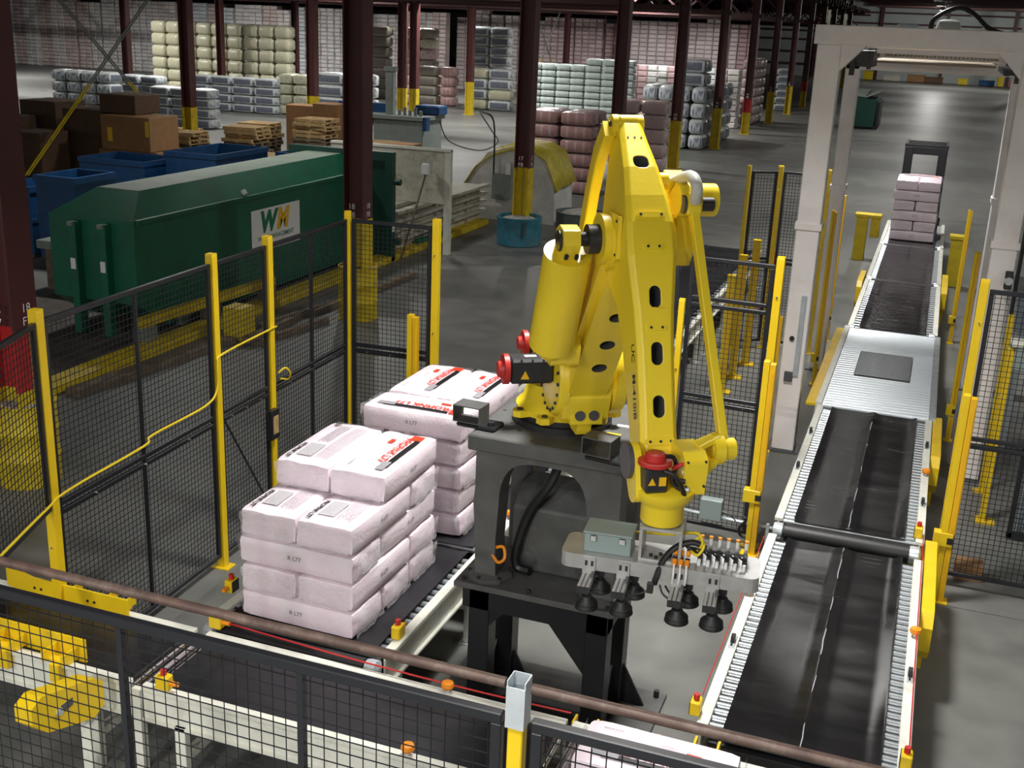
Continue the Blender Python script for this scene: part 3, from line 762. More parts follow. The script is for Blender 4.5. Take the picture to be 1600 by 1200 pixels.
lug(-.84, 6.22, 'small yellow channel bracket at the near left corner of the outfeed', z=.66)
lug(-1.62, 6.2, 'small yellow bracket beside the bottom centre fence post', z=.62)
def guide(x0, x1, y, label, side):
    t = thing('guide_plate', label, 'guide plate', (x0, y, .72))
    L = x1-x0; s = side
    MB().prism([(0, .06), (.25, 0), (L, 0), (L, .17), (.25, .17), (0, .23)], -.008, .008, 'y').build('plate', 'fence_yellow', t)
    for x in (L*.42, L*.86):
        MB().box(x-.09, x+.09, .008*s, .12*s, .03, .045).build('arm', 'fence_yellow', t)
        MB().box(x-.09, x-.075, .008*s, .17*s, .045, .12).build('arm', 'fence_yellow', t); MB().box(x+.075, x+.09, .008*s, .17*s, .045, .12).build('arm', 'fence_yellow', t)
        MB().box(x-.04, x+.04, .10*s, .16*s, -.1, .03).build('stem', 'fence_yellow', t)
        for q in (-.2, -.14): MB().cyl((x+q, -.008*s, .09), (x+q, -.014*s, .09), .011, n=8).build('bolt', 'motor_black', t)
guide(-6.15, -5.05, 6.05, 'yellow guide plate with brackets along the far side of the left infeed', 1)
guide(-5.95, -4.95, 5.48, 'yellow guide plate with brackets along the near side of the left infeed', -1)
t = thing('chain_guard', 'chamfered yellow chain guard box at lower left under the mesh', 'guard', (-4.74, 4.55, 0))
MB().prism([(.06, .85), (.06, .96), (.15, 1.0), (.60, .87), (.68, .81), (.68, .63), (.58, .59), (.18, .73)], 0, .13, 'x').build('cover', 'fence_yellow', t, bevel=.006)
MB().box(.13, .134, .30, .40, .80, .85).build('hub_slot', 'steel_dark', t)
MB().cyl((.13, .28, .82), (.145, .28, .82), .025, n=10).build('shaft_end', 'galvanised', t)
MB().box(.03, .10, .56, .64, 0, .7).build('leg', 'conveyor_white', t)

# ---- pull cord switches, cords and beacons along the rails
def switch(x, y, z, rz, label, parent=None):
    t = thing('pull_switch', label, 'switch', (x, y, z), rz)
    MB().box(-.035, .035, -.05, .05, 0, .10, .008).build('housing', 'fence_yellow', t)
    MB().box(-.037, -.033, -.045, .045, .005, .095).build('cover', 'motor_black', t)
    MB().cyl((0, 0, .10), (0, 0, .14), .02, n=10).build('reset_knob', 'motor_red', t)
    MB().cyl((0, .05, .05), (0, .11, .05), .016, n=10).build('cord_eye', 'orange', t)
    return t
switch(-4.40, 6.20, .745, R(-90), 'yellow pull cord switch with red knob at the far infeed rail')
switch(-4.62, 6.72, .74, R(180), 'yellow pull cord switch with red knob on the left rail of the stack conveyor')
switch(-3.16, 6.62, .74, 0, 'yellow pull cord switch on the right rail of the stack conveyor near its end')
switch(-4.26, 5.40, .745, R(-90), 'yellow pull cord switch with red knob on the near infeed rail')
switch(-.98, 6.55, .74, 0, 'orange pull cord switch at the near left corner of the outfeed belt')
switch(.33, 6.5, .74, 0, 'orange pull cord switch at the near right corner of the outfeed belt')
switch(.30, 10.1, .74, 0, 'orange pull cord switch on the right outfeed rail by the thick roller')
tag(MB().tube([(-4.3, 6.2, .80), (-3.3, 6.15, .79), (-2.4, 6.13, .79), (-1.7, 6.13, .80)], .006, 6).build('emergency_rope', 'cable_red'), 'thin red pull cord along the far rail of the infeed', 'cord')
tag(MB().tube([(.345, 6.6, .79), (.345, 8.2, .785), (.345, 10.0, .79)], .005, 6).build('emergency_rope', 'cable_red'), 'thin red pull cord along the right outfeed rail', 'cord')
tag(MB().tube([(-.965, 6.7, .79), (-.965, 8.0, .785), (-.965, 9.4, .79)], .004, 6).build('emergency_rope', 'cable_red'), 'thin red pull cord along the left outfeed rail', 'cord')
def knob(x, y, z, label, r=.045):
    t = thing('beacon', label, 'beacon', (x, y, z))
    MB().cyl((0,0,0), (0,0,.03), .015, n=8).build('stem', 'galvanised', t)
    MB().lathe([(.001, .03), (r*.8, .03), (r, .03+r*.4), (r*.85, .03+r*.9), (.001, .03+r*1.05)], n=14).build('dome', 'orange', t)
knob(-2.55, 6.11, .745, 'orange dome beacon on the far infeed rail left of the robot stand')
knob(-2.50, 5.39, .745, 'orange dome beacon on the near infeed rail at the bottom edge')
knob(-.93, 8.35, .74, 'orange dome beacon on the left outfeed rail by the suction cups')
knob(.335, 8.2, .74, 'orange dome beacon on the right outfeed rail')
knob(.33, 11.7, .74, 'orange dome beacon on the right rail of the second outfeed belt')
knob(-3.14, 8.9, .74, 'orange dome beacon on the stack conveyor rail beside the robot stand')
def sensor(x, y, label):
    t = thing('rail_sensor', label, 'sensor', (x, y, .74))
    MB().box(-.02, .02, -.09, .09, 0, .012).build('mount', 'galvanised', t)
    MB().box(-.015, .015, -.03, .03, .012, .06).build('eye', 'motor_black', t)
    for q in (-.07, -.05, .05, .07): MB().cyl((0, q, .012), (0, q, .018), .008, n=6).build('bolt', 'motor_black', t)
sensor(-.91, 7.55, 'dark sensor plate on the left rail of the nearest outfeed belt')
sensor(-.91, 11.35, 'dark sensor plate midway along the left rail of the second outfeed belt')
sensor(-.91, 12.5, 'dark sensor plate near the deck end of the second outfeed left rail')
sensor(.32, 7.6, 'dark sensor plate with looped lead on the nearest right outfeed rail')
sensor(.32, 10.9, 'dark sensor plate on the right rail of the second outfeed belt')
sensor(.32, 12.6, 'dark sensor plate on the right rail near the roller deck')

# ================================================================== insulation bags
BL, BW, BH = .93, .455, .205
def bag_mesh(seed, L=BL, W=BW, Hh=BH, nx=14, ny=8, nz=5, r=.032, bulge=.012, rough=.008):
    hx, hy, hz = L/2, W/2, Hh/2
    vs = {}; out = []; fs = []
    def pt(i, j, k):
        key = (i, j, k)
        if key in vs: return vs[key]
        p = Vector((-hx+L*i/nx, -hy+W*j/ny, -hz+Hh*k/nz))
        c = Vector((max(-hx+r, min(hx-r, p.x)), max(-hy+r, min(hy-r, p.y)), max(-hz+r, min(hz-r, p.z))))
        d = p-c
        if d.length > 1e-6: p = c+d.normalized()*min(r, d.length if max(abs(d.x), abs(d.y), abs(d.z)) < r*.999 else r)
        u, v, q = p.x/hx, p.y/hy, p.z/hz
        p.z += bulge*(1-u*u)*(1-v*v)*q
        p.y += .008*(1-u*u)*(1-q*q)*v
        e = abs(u)**6
        nzv = noise.noise_vector(Vector((p.x*5+seed*7, p.y*7, p.z*9+seed)))
        p += nzv*rough*(.25+1.4*e)
        if abs(u) > .85: p.x -= math.copysign(.012*math.exp(-(q/.18)**2), u)      # folded crease across the end
        idx = len(out); out.append(p); vs[key] = idx; return idx
    def quad(a, b, c, d): fs.append((a, b, c, d))
    for i in range(nx):
        for j in range(ny):
            for k in (0, nz): quad(pt(i,j,k), pt(i+1,j,k), pt(i+1,j+1,k), pt(i,j+1,k))
        for k in range(nz):
            for j in (0, ny): quad(pt(i,j,k), pt(i+1,j,k), pt(i+1,j,k+1), pt(i,j,k+1))
    for j in range(ny):
        for k in range(nz):
            for i in (0, nx): quad(pt(i,j,k), pt(i,j+1,k), pt(i,j+1,k+1), pt(i,j,k+1))
    m = MB(); m.add(out, fs, True); return m.mesh('bag_body')
def topz(x, y): return BH/2 + .012*(1-(2*x/BL)**2)*(1-(2*y/BW)**2) + .009
def drape(me):
    for v in me.vertices: v.co.z = topz(v.co.x, v.co.y) + v.co.z
    me.update(); return me
def rect(x0, x1, y0, y1, nx=8, ny=3, z=0):
    m = MB(); vs = [(x0+(x1-x0)*i/nx, y0+(y1-y0)*j/ny, z) for j in range(ny+1) for i in range(nx+1)]
    m.add(vs, [(j*(nx+1)+i, j*(nx+1)+i+1, (j+1)*(nx+1)+i+1, (j+1)*(nx+1)+i) for j in range(ny) for i in range(nx)])
    return m
def mk(mb_or_me, mname):
    me = mb_or_me.mesh('print') if isinstance(mb_or_me, MB) else mb_or_me
    me.materials.clear(); me.materials.append(M[mname]); return me
BODY = [bag_mesh(s) for s in range(5)]
for me in BODY: me.materials.append(M['pink_bag'])
def txt_at(t, size, x, y, ang=0, **k):
    me = text_mesh(t, size, **k); me.transform(Matrix.Translation((x, y, 0)) @ Matrix.Rotation(ang, 4, 'Z')); return me
def side_mark(ysgn):
    me = text_mesh('R L77', .045, bold=.0012)
    a = frame((.0, ysgn*(BW/2+.0105), .01), (-ysgn if False else (1 if ysgn < 0 else -1), 0, 0), (0, 0, 1)); me.transform(a); return me
# print set: front (text frame: local +x = reading direction, +y = up); drawn on the upper face
FRONT = [('red_square', mk(drape(rect(-.40, -.30, .06, .155).mesh('p')), 'ink_red')),
         ('black_band', mk(drape(rect(-.29, .30, .115, .160, 12, 2).mesh('p')), 'ink_black')),
         ('grey_band', mk(drape(rect(.20, .36, .085, .150, 5, 2, .0005).mesh('p')), 'ink_grey')),
         ('brand_lettering', mk(drape(txt_at('PROPINK L77', .092, -.045, .062, bold=.0022)), 'ink_red')),
         ('small_lettering', mk(drape(txt_at('Unbonded Loosefill Insulation', .024, -.07, .005)), 'ink_grey')),
         ('logo_block', mk(drape(rect(-.25, -.16, -.065, -.025, 3, 2).mesh('p')), 'ink_red')),
         ('small_lettering', mk(drape(txt_at('FIBERGLAS', .020, -.05, -.08)), 'ink_grey')),
         ('small_lettering', mk(drape(txt_at('INSULATION', .022, .30, -.13, R(0))), 'ink_black')),
         ('side_mark', mk(side_mark(-1), 'ink_grey')), ('side_mark', mk(side_mark(1), 'ink_grey'))]
def text_block(x0, x1, y0, y1, rows, seed, t=.006):
    rng = random.Random(seed); m = MB()
    for k in range(rows):
        y = y1-(y1-y0)*(k+.5)/rows; x = x0
        while x < x1-.02:
            l = rng.uniform(.02, .07); e = min(x+l, x1)
            vs = [(x, y-t/2, 0), (e, y-t/2, 0), (e, y+t/2, 0), (x, y+t/2, 0)]; m.add(vs, [(0,1,2,3)]); x = e+.01
    return m
BACK = [('lettering_block', mk(drape(text_block(-.36, .05, -.10, .0, 6, 1).mesh('p')), 'ink_grey')),
        ('lettering_block', mk(drape(text_block(-.36, .36, .03, .15, 7, 2).mesh('p')), 'ink_lightgrey')),
        ('table_block', mk(drape(rect(.10, .34, -.12, .01, 5, 4).mesh('p')), 'ink_lightgrey')),
        ('table_lines', mk(drape(text_block(.11, .33, -.11, .0, 8, 3, .004).mesh('p')), 'ink_grey')),
        ('black_heading', mk(drape(txt_at('PROPINK L77', .052, .26, -.165, bold=.002)), 'ink_black')),
        ('barcode', mk(drape(text_block(-.40, -.31, -.16, -.11, 5, 4, .007).mesh('p')), 'ink_black')),
        ('side_mark', mk(side_mark(-1), 'ink_grey')), ('side_mark', mk(side_mark(1), 'ink_grey'))]
MARKS = FRONT[-2:]
def flap_mesh(seed, big=False):
    """crumpled film fold standing off the bag's end"""
    rng = random.Random(seed); m = MB(); vs = []; nx, nz = 10, 4
    for k in range(nz+1):
        for i in range(nx+1):
            y = -BW/2*.94+BW*.94*i/nx; z = BH*.46-BH*.90*k/nz
            x = BL/2+.022+.010*math.sin(k/nz*2*PI)*(.4+.6*rng.random())+.007*rng.uniform(-1, 1)
            vs.append((x, y*(1-.05*k/nz)+.006*rng.uniform(-1, 1), z+.006*rng.uniform(-1, 1)))
    m.add(vs, [(k*(nx+1)+i, k*(nx+1)+i+1, (k+1)*(nx+1)+i+1, (k+1)*(nx+1)+i) for k in range(nz) for i in range(nx)], True)
    me = m.mesh('film'); me.materials.append(M['clear_film']); return me
FLAP = [flap_mesh(s) for s in range(3)]
_bc = [0]
def bag(x, y, z, ang, label, prints=None, group=None, tilt=0, flaps=(0, 1), s=1.0):
    """bag centre x,y; z underside; ang = reading direction of the print"""
    i = _bc[0]; _bc[0] += 1
    t = thing('insulation_bag', label, 'bag', (x, y, z+BH/2*s), ang+R(random.uniform(-1.0, 1.0)), group)
    t.rotation_euler[1] = tilt; t.scale = (s, s, s)
    link('bag_body', BODY[i % 5], t)
    for nme, me in (prints or MARKS): link(nme, me, t)
    for f in flaps:
        o = link('film_fold', FLAP[(i+f) % 3], t)
        if f: o.rotation_euler = (0, 0, PI)
    return t
CX = -3.885; Y0 = 6.44; PW = .475
UX, UY = PI, -PI/2            # print reads towards -x / towards -y
def stack(y0, zb, layers, top_prints, nm, pos):
    for li, kind in enumerate(layers):
        z = zb + li*.2175; dx = random.uniform(-.012, .012)
        last = li == len(layers)-1
        lv = ['bottom layer', 'second layer', 'third layer', 'fourth layer', 'top layer', 'sixth layer'][li] if not last else 'top layer'
        def lab(w): return 'pink bag, %s, %s of the %s' % (lv, w, nm)
        yx = lambda k: y0+PW*(k+.5)
        def pr(a): return top_prints.get((li, a))
        if kind == 'XXX':
            for k, w_ in enumerate(('front', 'middle', 'rear')): bag(pos+dx, yx(k), z, UX, lab(w_))
        elif kind == 'A':
            bag(pos+dx, yx(0), z, UX, lab('crosswise front'), pr('x'))
            for s, w_ in ((-1, 'rear left'), (1, 'rear right')): bag(pos+dx+s*.233, y0+PW+.475, z, UY, lab(w_), pr(s))
        elif kind == 'B':
            for s, w_ in ((-1, 'front left'), (1, 'front right')): bag(pos+dx+s*.233, y0+.475, z, UY, lab(w_), pr(s))
            bag(pos+dx, y0+.95+PW/2, z, UX, lab('crosswise rear'), pr('x'))
        elif kind == 'a':
            for s, w_ in ((-1, 'left'), (1, 'right')): bag(pos+dx+s*.233, y0+PW+.475, z, UY, lab(w_), pr(s))
stack(Y0, .735, ['XXX', 'B', 'A', 'B', 'a'], {(4, -1): BACK, (4, 1): FRONT, (3, -1): BACK, (3, 1): BACK}, 'near stack', CX)
stack(8.32, .735, ['A', 'B', 'A', 'B', 'A'], {(4, -1): FRONT, (4, 1): FRONT, (4, 'x'): FRONT}, 'rear stack near the robot', CX+.02)
stack(26.4, .735, ['A', 'B', 'A', 'B', 'A', 'B'], {(5, 'x'): FRONT, (5, -1): MARKS, (5, 1): MARKS}, 'wrapped far outfeed stack', -.33)
bag(-1.05, 5.72, .732, PI+R(-1), 'pale pink insulation bag lying on the pick station at the bottom edge', FRONT)

# ================================================================== robot stand and pedestal
t = thing('robot_stand', 'black welded steel stand with gussets on a bolted floor plate under the robot', 'stand', (0,0,0))
MB().box(-3.05, -1.40, 6.62, 7.80, 0, .03, .005).build('floor_plate', 'pedestal_grey', t)
for x in (-2.98, -1.47):
    for y in (6.7, 7.73):
        MB().cyl((x, y, .03), (x, y, .085), .022, n=8).build('anchor_bolt', 'motor_black', t)
for x in (-2.76, -1.87):
    for y in (6.97, 7.50):
        MB().box(x, x+.16, y, y+.16, .03, 1.07, .006).build('leg', 'stand_black', t)
MB().box(-2.86, -1.66, 6.91, 7.78, 1.075, 1.12, .006).build('shelf', 'pedestal_grey', t)
MB().box(-2.81, -1.71, 6.97, 7.0, .90, 1.075).build('apron', 'stand_black', t)
MB().box(-2.81, -1.71, 7.63, 7.66, .90, 1.075).build('apron', 'stand_black', t)
MB().box(-1.74, -1.71, 7.0, 7.63, .90, 1.075).build('apron', 'stand_black', t)
MB().box(-2.81, -2.78, 7.0, 7.63, .90, 1.075).build('apron', 'stand_black', t)
MB().prism([(-2.65, .90), (-2.65, .72), (-2.49, .90)], 6.98, 7.0, 'y').build('gusset', 'stand_black', t)
MB().prism([(-1.87, .90), (-1.87, .55), (-2.15, .90)], 6.98, 7.0, 'y').build('gusset', 'stand_black', t)
for x in (-2.81, -1.87):
    MB().prism([(x+.16, .03), (x+.34, .03), (x+.16, .36)], 7.56, 7.58, 'y').build('gusset', 'stand_black', t)
    MB().prism([(x, .03), (x-.12, .03), (x, .36)], 7.56, 7.58, 'y').build('gusset', 'stand_black', t)
    MB().prism([(7.50, .03), (7.32, .03), (7.50, .36)], x+.07, x+.09, 'x').build('gusset', 'stand_black', t)
MB().box(-2.65, -1.87, 7.02, 7.08, .10, .17).build('tie_bar', 'stand_black', t)
for x, y in ((-2.8, 6.96), (-2.3, 6.96), (-1.72, 6.96), (-1.72, 7.3)):
    MB().cyl((x, y, 1.12), (x, y, 1.145), .016, n=8).build('bolt', 'motor_black', t)

t = thing('robot_pedestal', 'dark grey cast pedestal with arched legs carrying the robot base', 'pedestal', (0,0,0))
def arch_strip(x0, x1, w0, w1, z0, zs, zt, rise, ya, yb, n=16):
    """front cheek with an arched opening: quads between the opening's edge and the outer outline"""
    ia, ib = x0+w0, x1-w1; cx, rx = (ia+ib)/2, (ib-ia)/2
    inn = [(ia, z0), (ia-.015, z0+.30)]; out = [(x0, z0), (x0-.01, z0+.30)]
    for k in range(n+1):
        th = PI-PI*k/n; c = math.copysign(abs(math.cos(th))**.6, math.cos(th)); px = cx+rx*c; pz = zs+rise*abs(math.sin(th))**.8
        inn.append((px, pz)); q = k/n
        out.append((x0-.03, zs) if k == 0 else (x1+.01, zs) if k == n else (x0-.02+(x1-x0+.03)*min(1, max(0, (q-.22)/.56)), zt if .2 < q < .8 else zs+(zt-zs)*min(1, min(q, 1-q)/.2)))
    inn += [(ib, z0)]; out += [(x1, z0)]
    m = MB(); n_ = len(inn)
    for i in range(n_-1):
        a, b_, c, d = inn[i], inn[i+1], out[i+1], out[i]
        v = [(a[0], ya, a[1]), (b_[0], ya, b_[1]), (c[0], ya, c[1]), (d[0], ya, d[1]), (a[0], yb, a[1]), (b_[0], yb, b_[1]), (c[0], yb, c[1]), (d[0], yb, d[1])]
        m.add(v, [(0,1,2,3), (7,6,5,4), (0,4,5,1), (2,6,7,3)])
    return m
m = arch_strip(-2.73, -1.70, .16, .22, 1.12, 1.72, 2.13, .36, 7.0, 7.2)
bm = bmesh.new(); me = m.mesh('front_arch'); bm.from_mesh(me); bmesh.ops.remove_doubles(bm, verts=bm.verts, dist=.0005); bmesh.ops.recalc_face_normals(bm, faces=bm.faces); bm.to_mesh(me); bm.free(); me.materials.append(M['pedestal_grey']); link('front_arch', me, t)
for x in (-2.70, -1.88): MB().box(x, x+.17, 7.60, 7.76, 1.12, 2.13, .01).build('rear_leg', 'pedestal_grey', t)
for x in (-2.7, -1.88): MB().box(x, x+.16, 7.2, 7.6, 2.0, 2.13).build('side_beam', 'pedestal_grey', t)
MB().box(-2.80, -1.68, 6.95, 8.10, 2.13, 2.245, .01).build('top_plate', 'pedestal_grey', t)
for x in (-2.65, -1.81):
    m = MB(); m.lathe([(.17, 1.122), (.17, 1.15), (.13, 1.17), (.001, 1.17)], (x, 7.1, 0), 8); m.build('foot_flange', 'pedestal_grey', t)
    for k in range(6):
        a = k*PI/3+.3; MB().cyl((x+.148*math.cos(a), 7.1+.148*math.sin(a), 1.15), (x+.148*math.cos(a), 7.1+.148*math.sin(a), 1.168), .014, n=6).build('bolt', 'motor_black', t)
MB().prism([(7.28, 1.125), (7.68, 1.125), (7.68, 1.76), (7.44, 1.76), (7.28, 1.62)], -2.55, -1.93, 'x').build('motor_cover', 'pedestal_grey', t, bevel=.015)
text_obj('cover_mark', 'J1', .05, 'ink_red', frame((-2.1, 7.52, 1.762), (1,0,0), (0,1,0)), t)
for x0, y0, a in ((-2.97, 7.08, R(-4)), (-1.95, 6.86, R(-8))):
    o = thing('fork_pocket', None, None, (x0, y0, 2.245), a); o.parent = t
    m = MB(); m.box(0, .21, 0, .16, .03, .038); m.box(0, .21, 0, .16, .145, .153); m.box(0, .008, 0, .16, .038, .145); m.box(.202, .21, 0, .16, .038, .145)
    m.build('tube', 'pedestal_grey', o); MB().box(.03, .33, -.01, .17, .0, .03, .01).build('mount_plate', 'stand_black', o)
    MB().cyl((.28, .05, .03), (.28, .05, .055), .025, n=10).build('bolt', 'motor_black', o)
    for k in list(o.keys()):
        if k in ('label', 'category'): del o[k]
for x, y in ((-2.75, 7.55), (-2.6, 7.3), (-2.66, 7.25), (-2.35, 7.02), (-2.5, 7.18), (-1.78, 7.6)):
    MB().cyl((x, y, 2.240), (x, y, 2.2465), .014, n=8).build('tapped_hole', 'motor_black', t)
MB().box(-1.93, -1.82, 7.36, 7.42, 2.245, 2.249).build('warning_sticker', 'ink_yellow', t)
MB().box(-1.90, -1.80, 7.58, 7.62, 2.245, 2.249).build('serial_plate', 'ink_white', t)
# loose cables on the shelf
MB().tube([(-2.22, 7.4, 2.05), (-2.28, 7.26, 1.85), (-2.42, 7.24, 1.6), (-2.50, 7.22, 1.3), (-2.48, 7.22, 1.17), (-2.38, 7.2, 1.16)], .035, 8).build('cable_bundle', 'cable_black', t)
(MB().tube([(-2.62, 7.02, 1.35), (-2.55, 6.98, 1.30), (-2.50, 6.98, 1.34), (-2.53, 7.03, 1.40), (-2.60, 7.03, 1.38)], .012, 6).build('cable_loop', 'orange', t))

# ================================================================== robot
RB = Vector((-2.3, 7.55, 2.245)); RA = R(32)
rob = thing('palletizing_robot', 'yellow four-axis palletizing robot arm on the dark pedestal', 'robot', RB, RA)
def rp(poly): return [(-r, z-2.245) for r, z in poly]
def r3(L, r, z): return Vector((L, -r, z-2.245))
def hull(circles, n=20):
    pts = []
    for (r, z, rad) in circles:
        for k in range(n): pts.append((r+rad*math.cos(2*PI*k/n), z+rad*math.sin(2*PI*k/n)))
    pts = sorted(set(pts))
    def cross(o, a, b): return (a[0]-o[0])*(b[1]-o[1])-(a[1]-o[1])*(b[0]-o[0])
    lo = []
    for p in pts:
        while len(lo) >= 2 and cross(lo[-2], lo[-1], p) <= 0: lo.pop()
        lo.append(p)
    up = []
    for p in reversed(pts):
        while len(up) >= 2 and cross(up[-2], up[-1], p) <= 0: up.pop()
        up.append(p)
    return lo[:-1]+up[:-1]
def cut(o, cutters):
    for c in cutters:
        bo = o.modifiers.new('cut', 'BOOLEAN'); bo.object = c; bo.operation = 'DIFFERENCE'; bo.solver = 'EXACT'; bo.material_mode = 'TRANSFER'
    dg = bpy.context.evaluated_depsgraph_get(); dg.update()
    me = bpy.data.meshes.new_from_object(o.evaluated_get(dg)); o.modifiers.clear(); o.data = me
    for c in cutters: bpy.data.objects.remove(c)
    return o
def slot_cutter(c, d, u, w, h, depth, rad=None):
    """rounded slot: centre c, cut direction d, long axis u, width w, height h"""
    d = Vector(d).normalized(); u = Vector(u).normalized(); s = d.cross(u).normalized(); rad = rad or w/2*.98
    pts = []
    for sx, sy, a0 in ((1,1,0),(-1,1,90),(-1,-1,180),(1,-1,270)):
        for k in range(5):
            a = R(a0+90*k/4); pts.append((sx*(w/2-rad)+rad*math.cos(a), sy*(h/2-rad)+rad*math.sin(a)))
    m = MB(); c = Vector(c); n = len(pts)
    vs = [c-d*.06+s*x+u*y for x, y in pts]+[c+d*depth+s*x+u*y for x, y in pts]
    m.add(vs, [(i,(i+1)%n,n+(i+1)%n,n+i) for i in range(n)]); m.add(vs, [tuple(range(n-1,-1,-1)), tuple(range(n,2*n))])
    me = m.mesh('cutter'); me.materials.append(M['steel_dark']); o = bpy.data.objects.new('cutter', me); C.objects.link(o); o.parent = rob; return o  # dark cavity faces stand in for shade inside the hollow arm
Y_ = 'robot_yellow'
# base
MB().lathe([(.36, .0), (.36, .045), (.33, .05), (.33, .085)], n=32).build('base_ring', 'motor_black', rob)
m = MB(); m.lathe([(.31, .085), (.34, .09), (.345, .13), (.30, .17), (.26, .30)], n=32); m.build('swivel_base', Y_, rob)
for a in (200, 235, 300, 330):
    c, s = math.cos(R(a)), math.sin(R(a))
    o = MB().prism([(.26, -.07), (.40, -.05), (.43, 0), (.40, .05), (.26, .07)], .085, .13, 'z'); 
    b_ = o.build('foot_lug', Y_, rob); b_.rotation_euler = (0, 0, R(a))
    q = MB().cyl((.37, 0, .13), (.37, 0, .14), .022, n=10).build('lug_bolt', 'motor_black', rob); q.rotation_euler = (0, 0, R(a))
# turret: wide drum lying across
JC = (.40, 2.72)
m = MB(); m.lathe([(.001, -.22), (.20, -.22), (.27, -.21), (.285, -.19), (.285, -.14), (.25, -.125), (.25, .16), (.28, .175), (.28, .25), (.26, .27), (.001, .27)], (0, -JC[0], JC[1]-2.245), 36, 'x')
m.build('turret_drum', Y_, rob)
for k in range(20):
    a = 2*PI*k/20; y, z = -JC[0]+.245*math.cos(a), JC[1]-2.245+.245*math.sin(a)
    MB().cyl((-.212, y, z), (-.226, y, z), .012, n=8).build('ring_bolt', 'motor_black', rob)
MB().prism(rp([(.15, 2.40), (.60, 2.44), (.66, 2.62), (.60, 2.90), (.30, 3.0), (.0, 2.92), (-.1, 2.45)]), -.17, .15, 'x').build('turret_body', Y_, rob, bevel=.03)
MB().prism(rp([(.56, 2.70), (.68, 2.70), (.70, 2.78), (.68, 2.80), (.56, 2.80)]), -.11, .11, 'x').build('cover_tab', Y_, rob, bevel=.012)
o = MB().prism(rp([(.35, 2.42), (.62, 2.42), (.62, 2.56), (.35, 2.58)]), -.11, .11, 'x').build('connector_box', Y_, rob, bevel=.01)
for L in (-.048, .048):
    MB().cyl(r3(L, .60, 2.49), r3(L, .632, 2.49), .036, n=16).build('connector_port', 'steel_dark', rob)
MB().prism(rp([(.40, 2.33), (.56, 2.33), (.58, 2.42), (.38, 2.42)]), -.05, .05, 'x').build('base_lug', Y_, rob, bevel=.008)
# motors
def motor(L0, L1, r, z, rad, cap=True, square=True, name='servo_motor'):
    e = thing(name, None, None, (0,0,0)); e.parent = rob
    for k in list(e.keys()):
        if k in ('label', 'category'): del e[k]
    a, b = (L0, L1)
    s = 1 if b > a else -1
    m = MB(); m.T = Matrix.Translation(r3(0, r, z))
    m.box(min(a,b), max(a,b), -rad, rad, -rad, rad, .018)
    for q in (.25, .5, .75): m.box(a+(b-a)*q-.006, a+(b-a)*q+.006, -rad*1.02, rad*1.02, -rad*1.02, rad*1.02, .01)
    m.build('housing', 'motor_black', e)
    if cap:
        c = r3(b, r, z)
        MB().cyl(c, c+Vector((s*.035,0,0)), rad*1.22, n=20).build('end_flange', 'motor_red', e)
        MB().cyl(c+Vector((s*.035,0,0)), c+Vector((s*.07,0,0)), rad*.75, rad*.6, n=18).build('end_cap', 'motor_red', e)
    MB().prism([(-.03, -.028), (.03, -.028), (0, .03)], -.001, .001, 'y').build('warning_triangle', 'ink_yellow', e).location = r3((a+b)/2+s*.05, r+rad+.004, z-.02)
    MB().box(-.04, .04, -.02, .02, 0, .002).build('nameplate', 'ink_white', e).location = r3((a+b)/2, r, z+rad+.001)
    return e
motor(-.22, -.52, .46, 2.78, .085)
motor(-.10, -.30, .05, 2.84, .075)
motor(.27, .44, .45, 2.80, .09, cap=False)
# lower arm
EL = (1.33, 3.82)
la = MB().prism(rp(hull([(.42, 2.74, .25), (EL[0], EL[1], .155)])), -.15, .115, 'x').build('lower_arm', Y_, rob)
dv = Vector((0, -(EL[0]-.42), EL[1]-2.74)).normalized(); nv = Vector((0, -dv.z, dv.y))
if nv.y > 0: nv = -nv
cuts = []
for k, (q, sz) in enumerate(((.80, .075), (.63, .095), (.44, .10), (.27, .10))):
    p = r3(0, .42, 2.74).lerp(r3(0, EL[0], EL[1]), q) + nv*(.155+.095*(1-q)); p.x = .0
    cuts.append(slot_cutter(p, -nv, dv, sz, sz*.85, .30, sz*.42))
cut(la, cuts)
bv = la.modifiers.new('bevel', 'BEVEL'); bv.width = .015; bv.segments = 2; bv.limit_method = 'ANGLE'; bv.angle_limit = R(50)
MB().cyl(r3(-.205, *EL), r3(-.13, *EL), .15, n=28).build('elbow_boss', Y_, rob, bevel=.01)
MB().prism(rp(hull([(EL[0], EL[1], .13), (.75, 3.05, .10)])), -.195, -.14, 'x').build('arm_cheek', Y_, rob, bevel=.015)
MB().cyl(r3(-.275, *EL), r3(-.205, *EL), .085, n=24).build('elbow_bushing', 'motor_black', rob, bevel=.006)
MB().cyl(r3(-.35, *EL), r3(-.275, *EL), .042, n=16).build('pivot_pin', 'motor_black', rob)
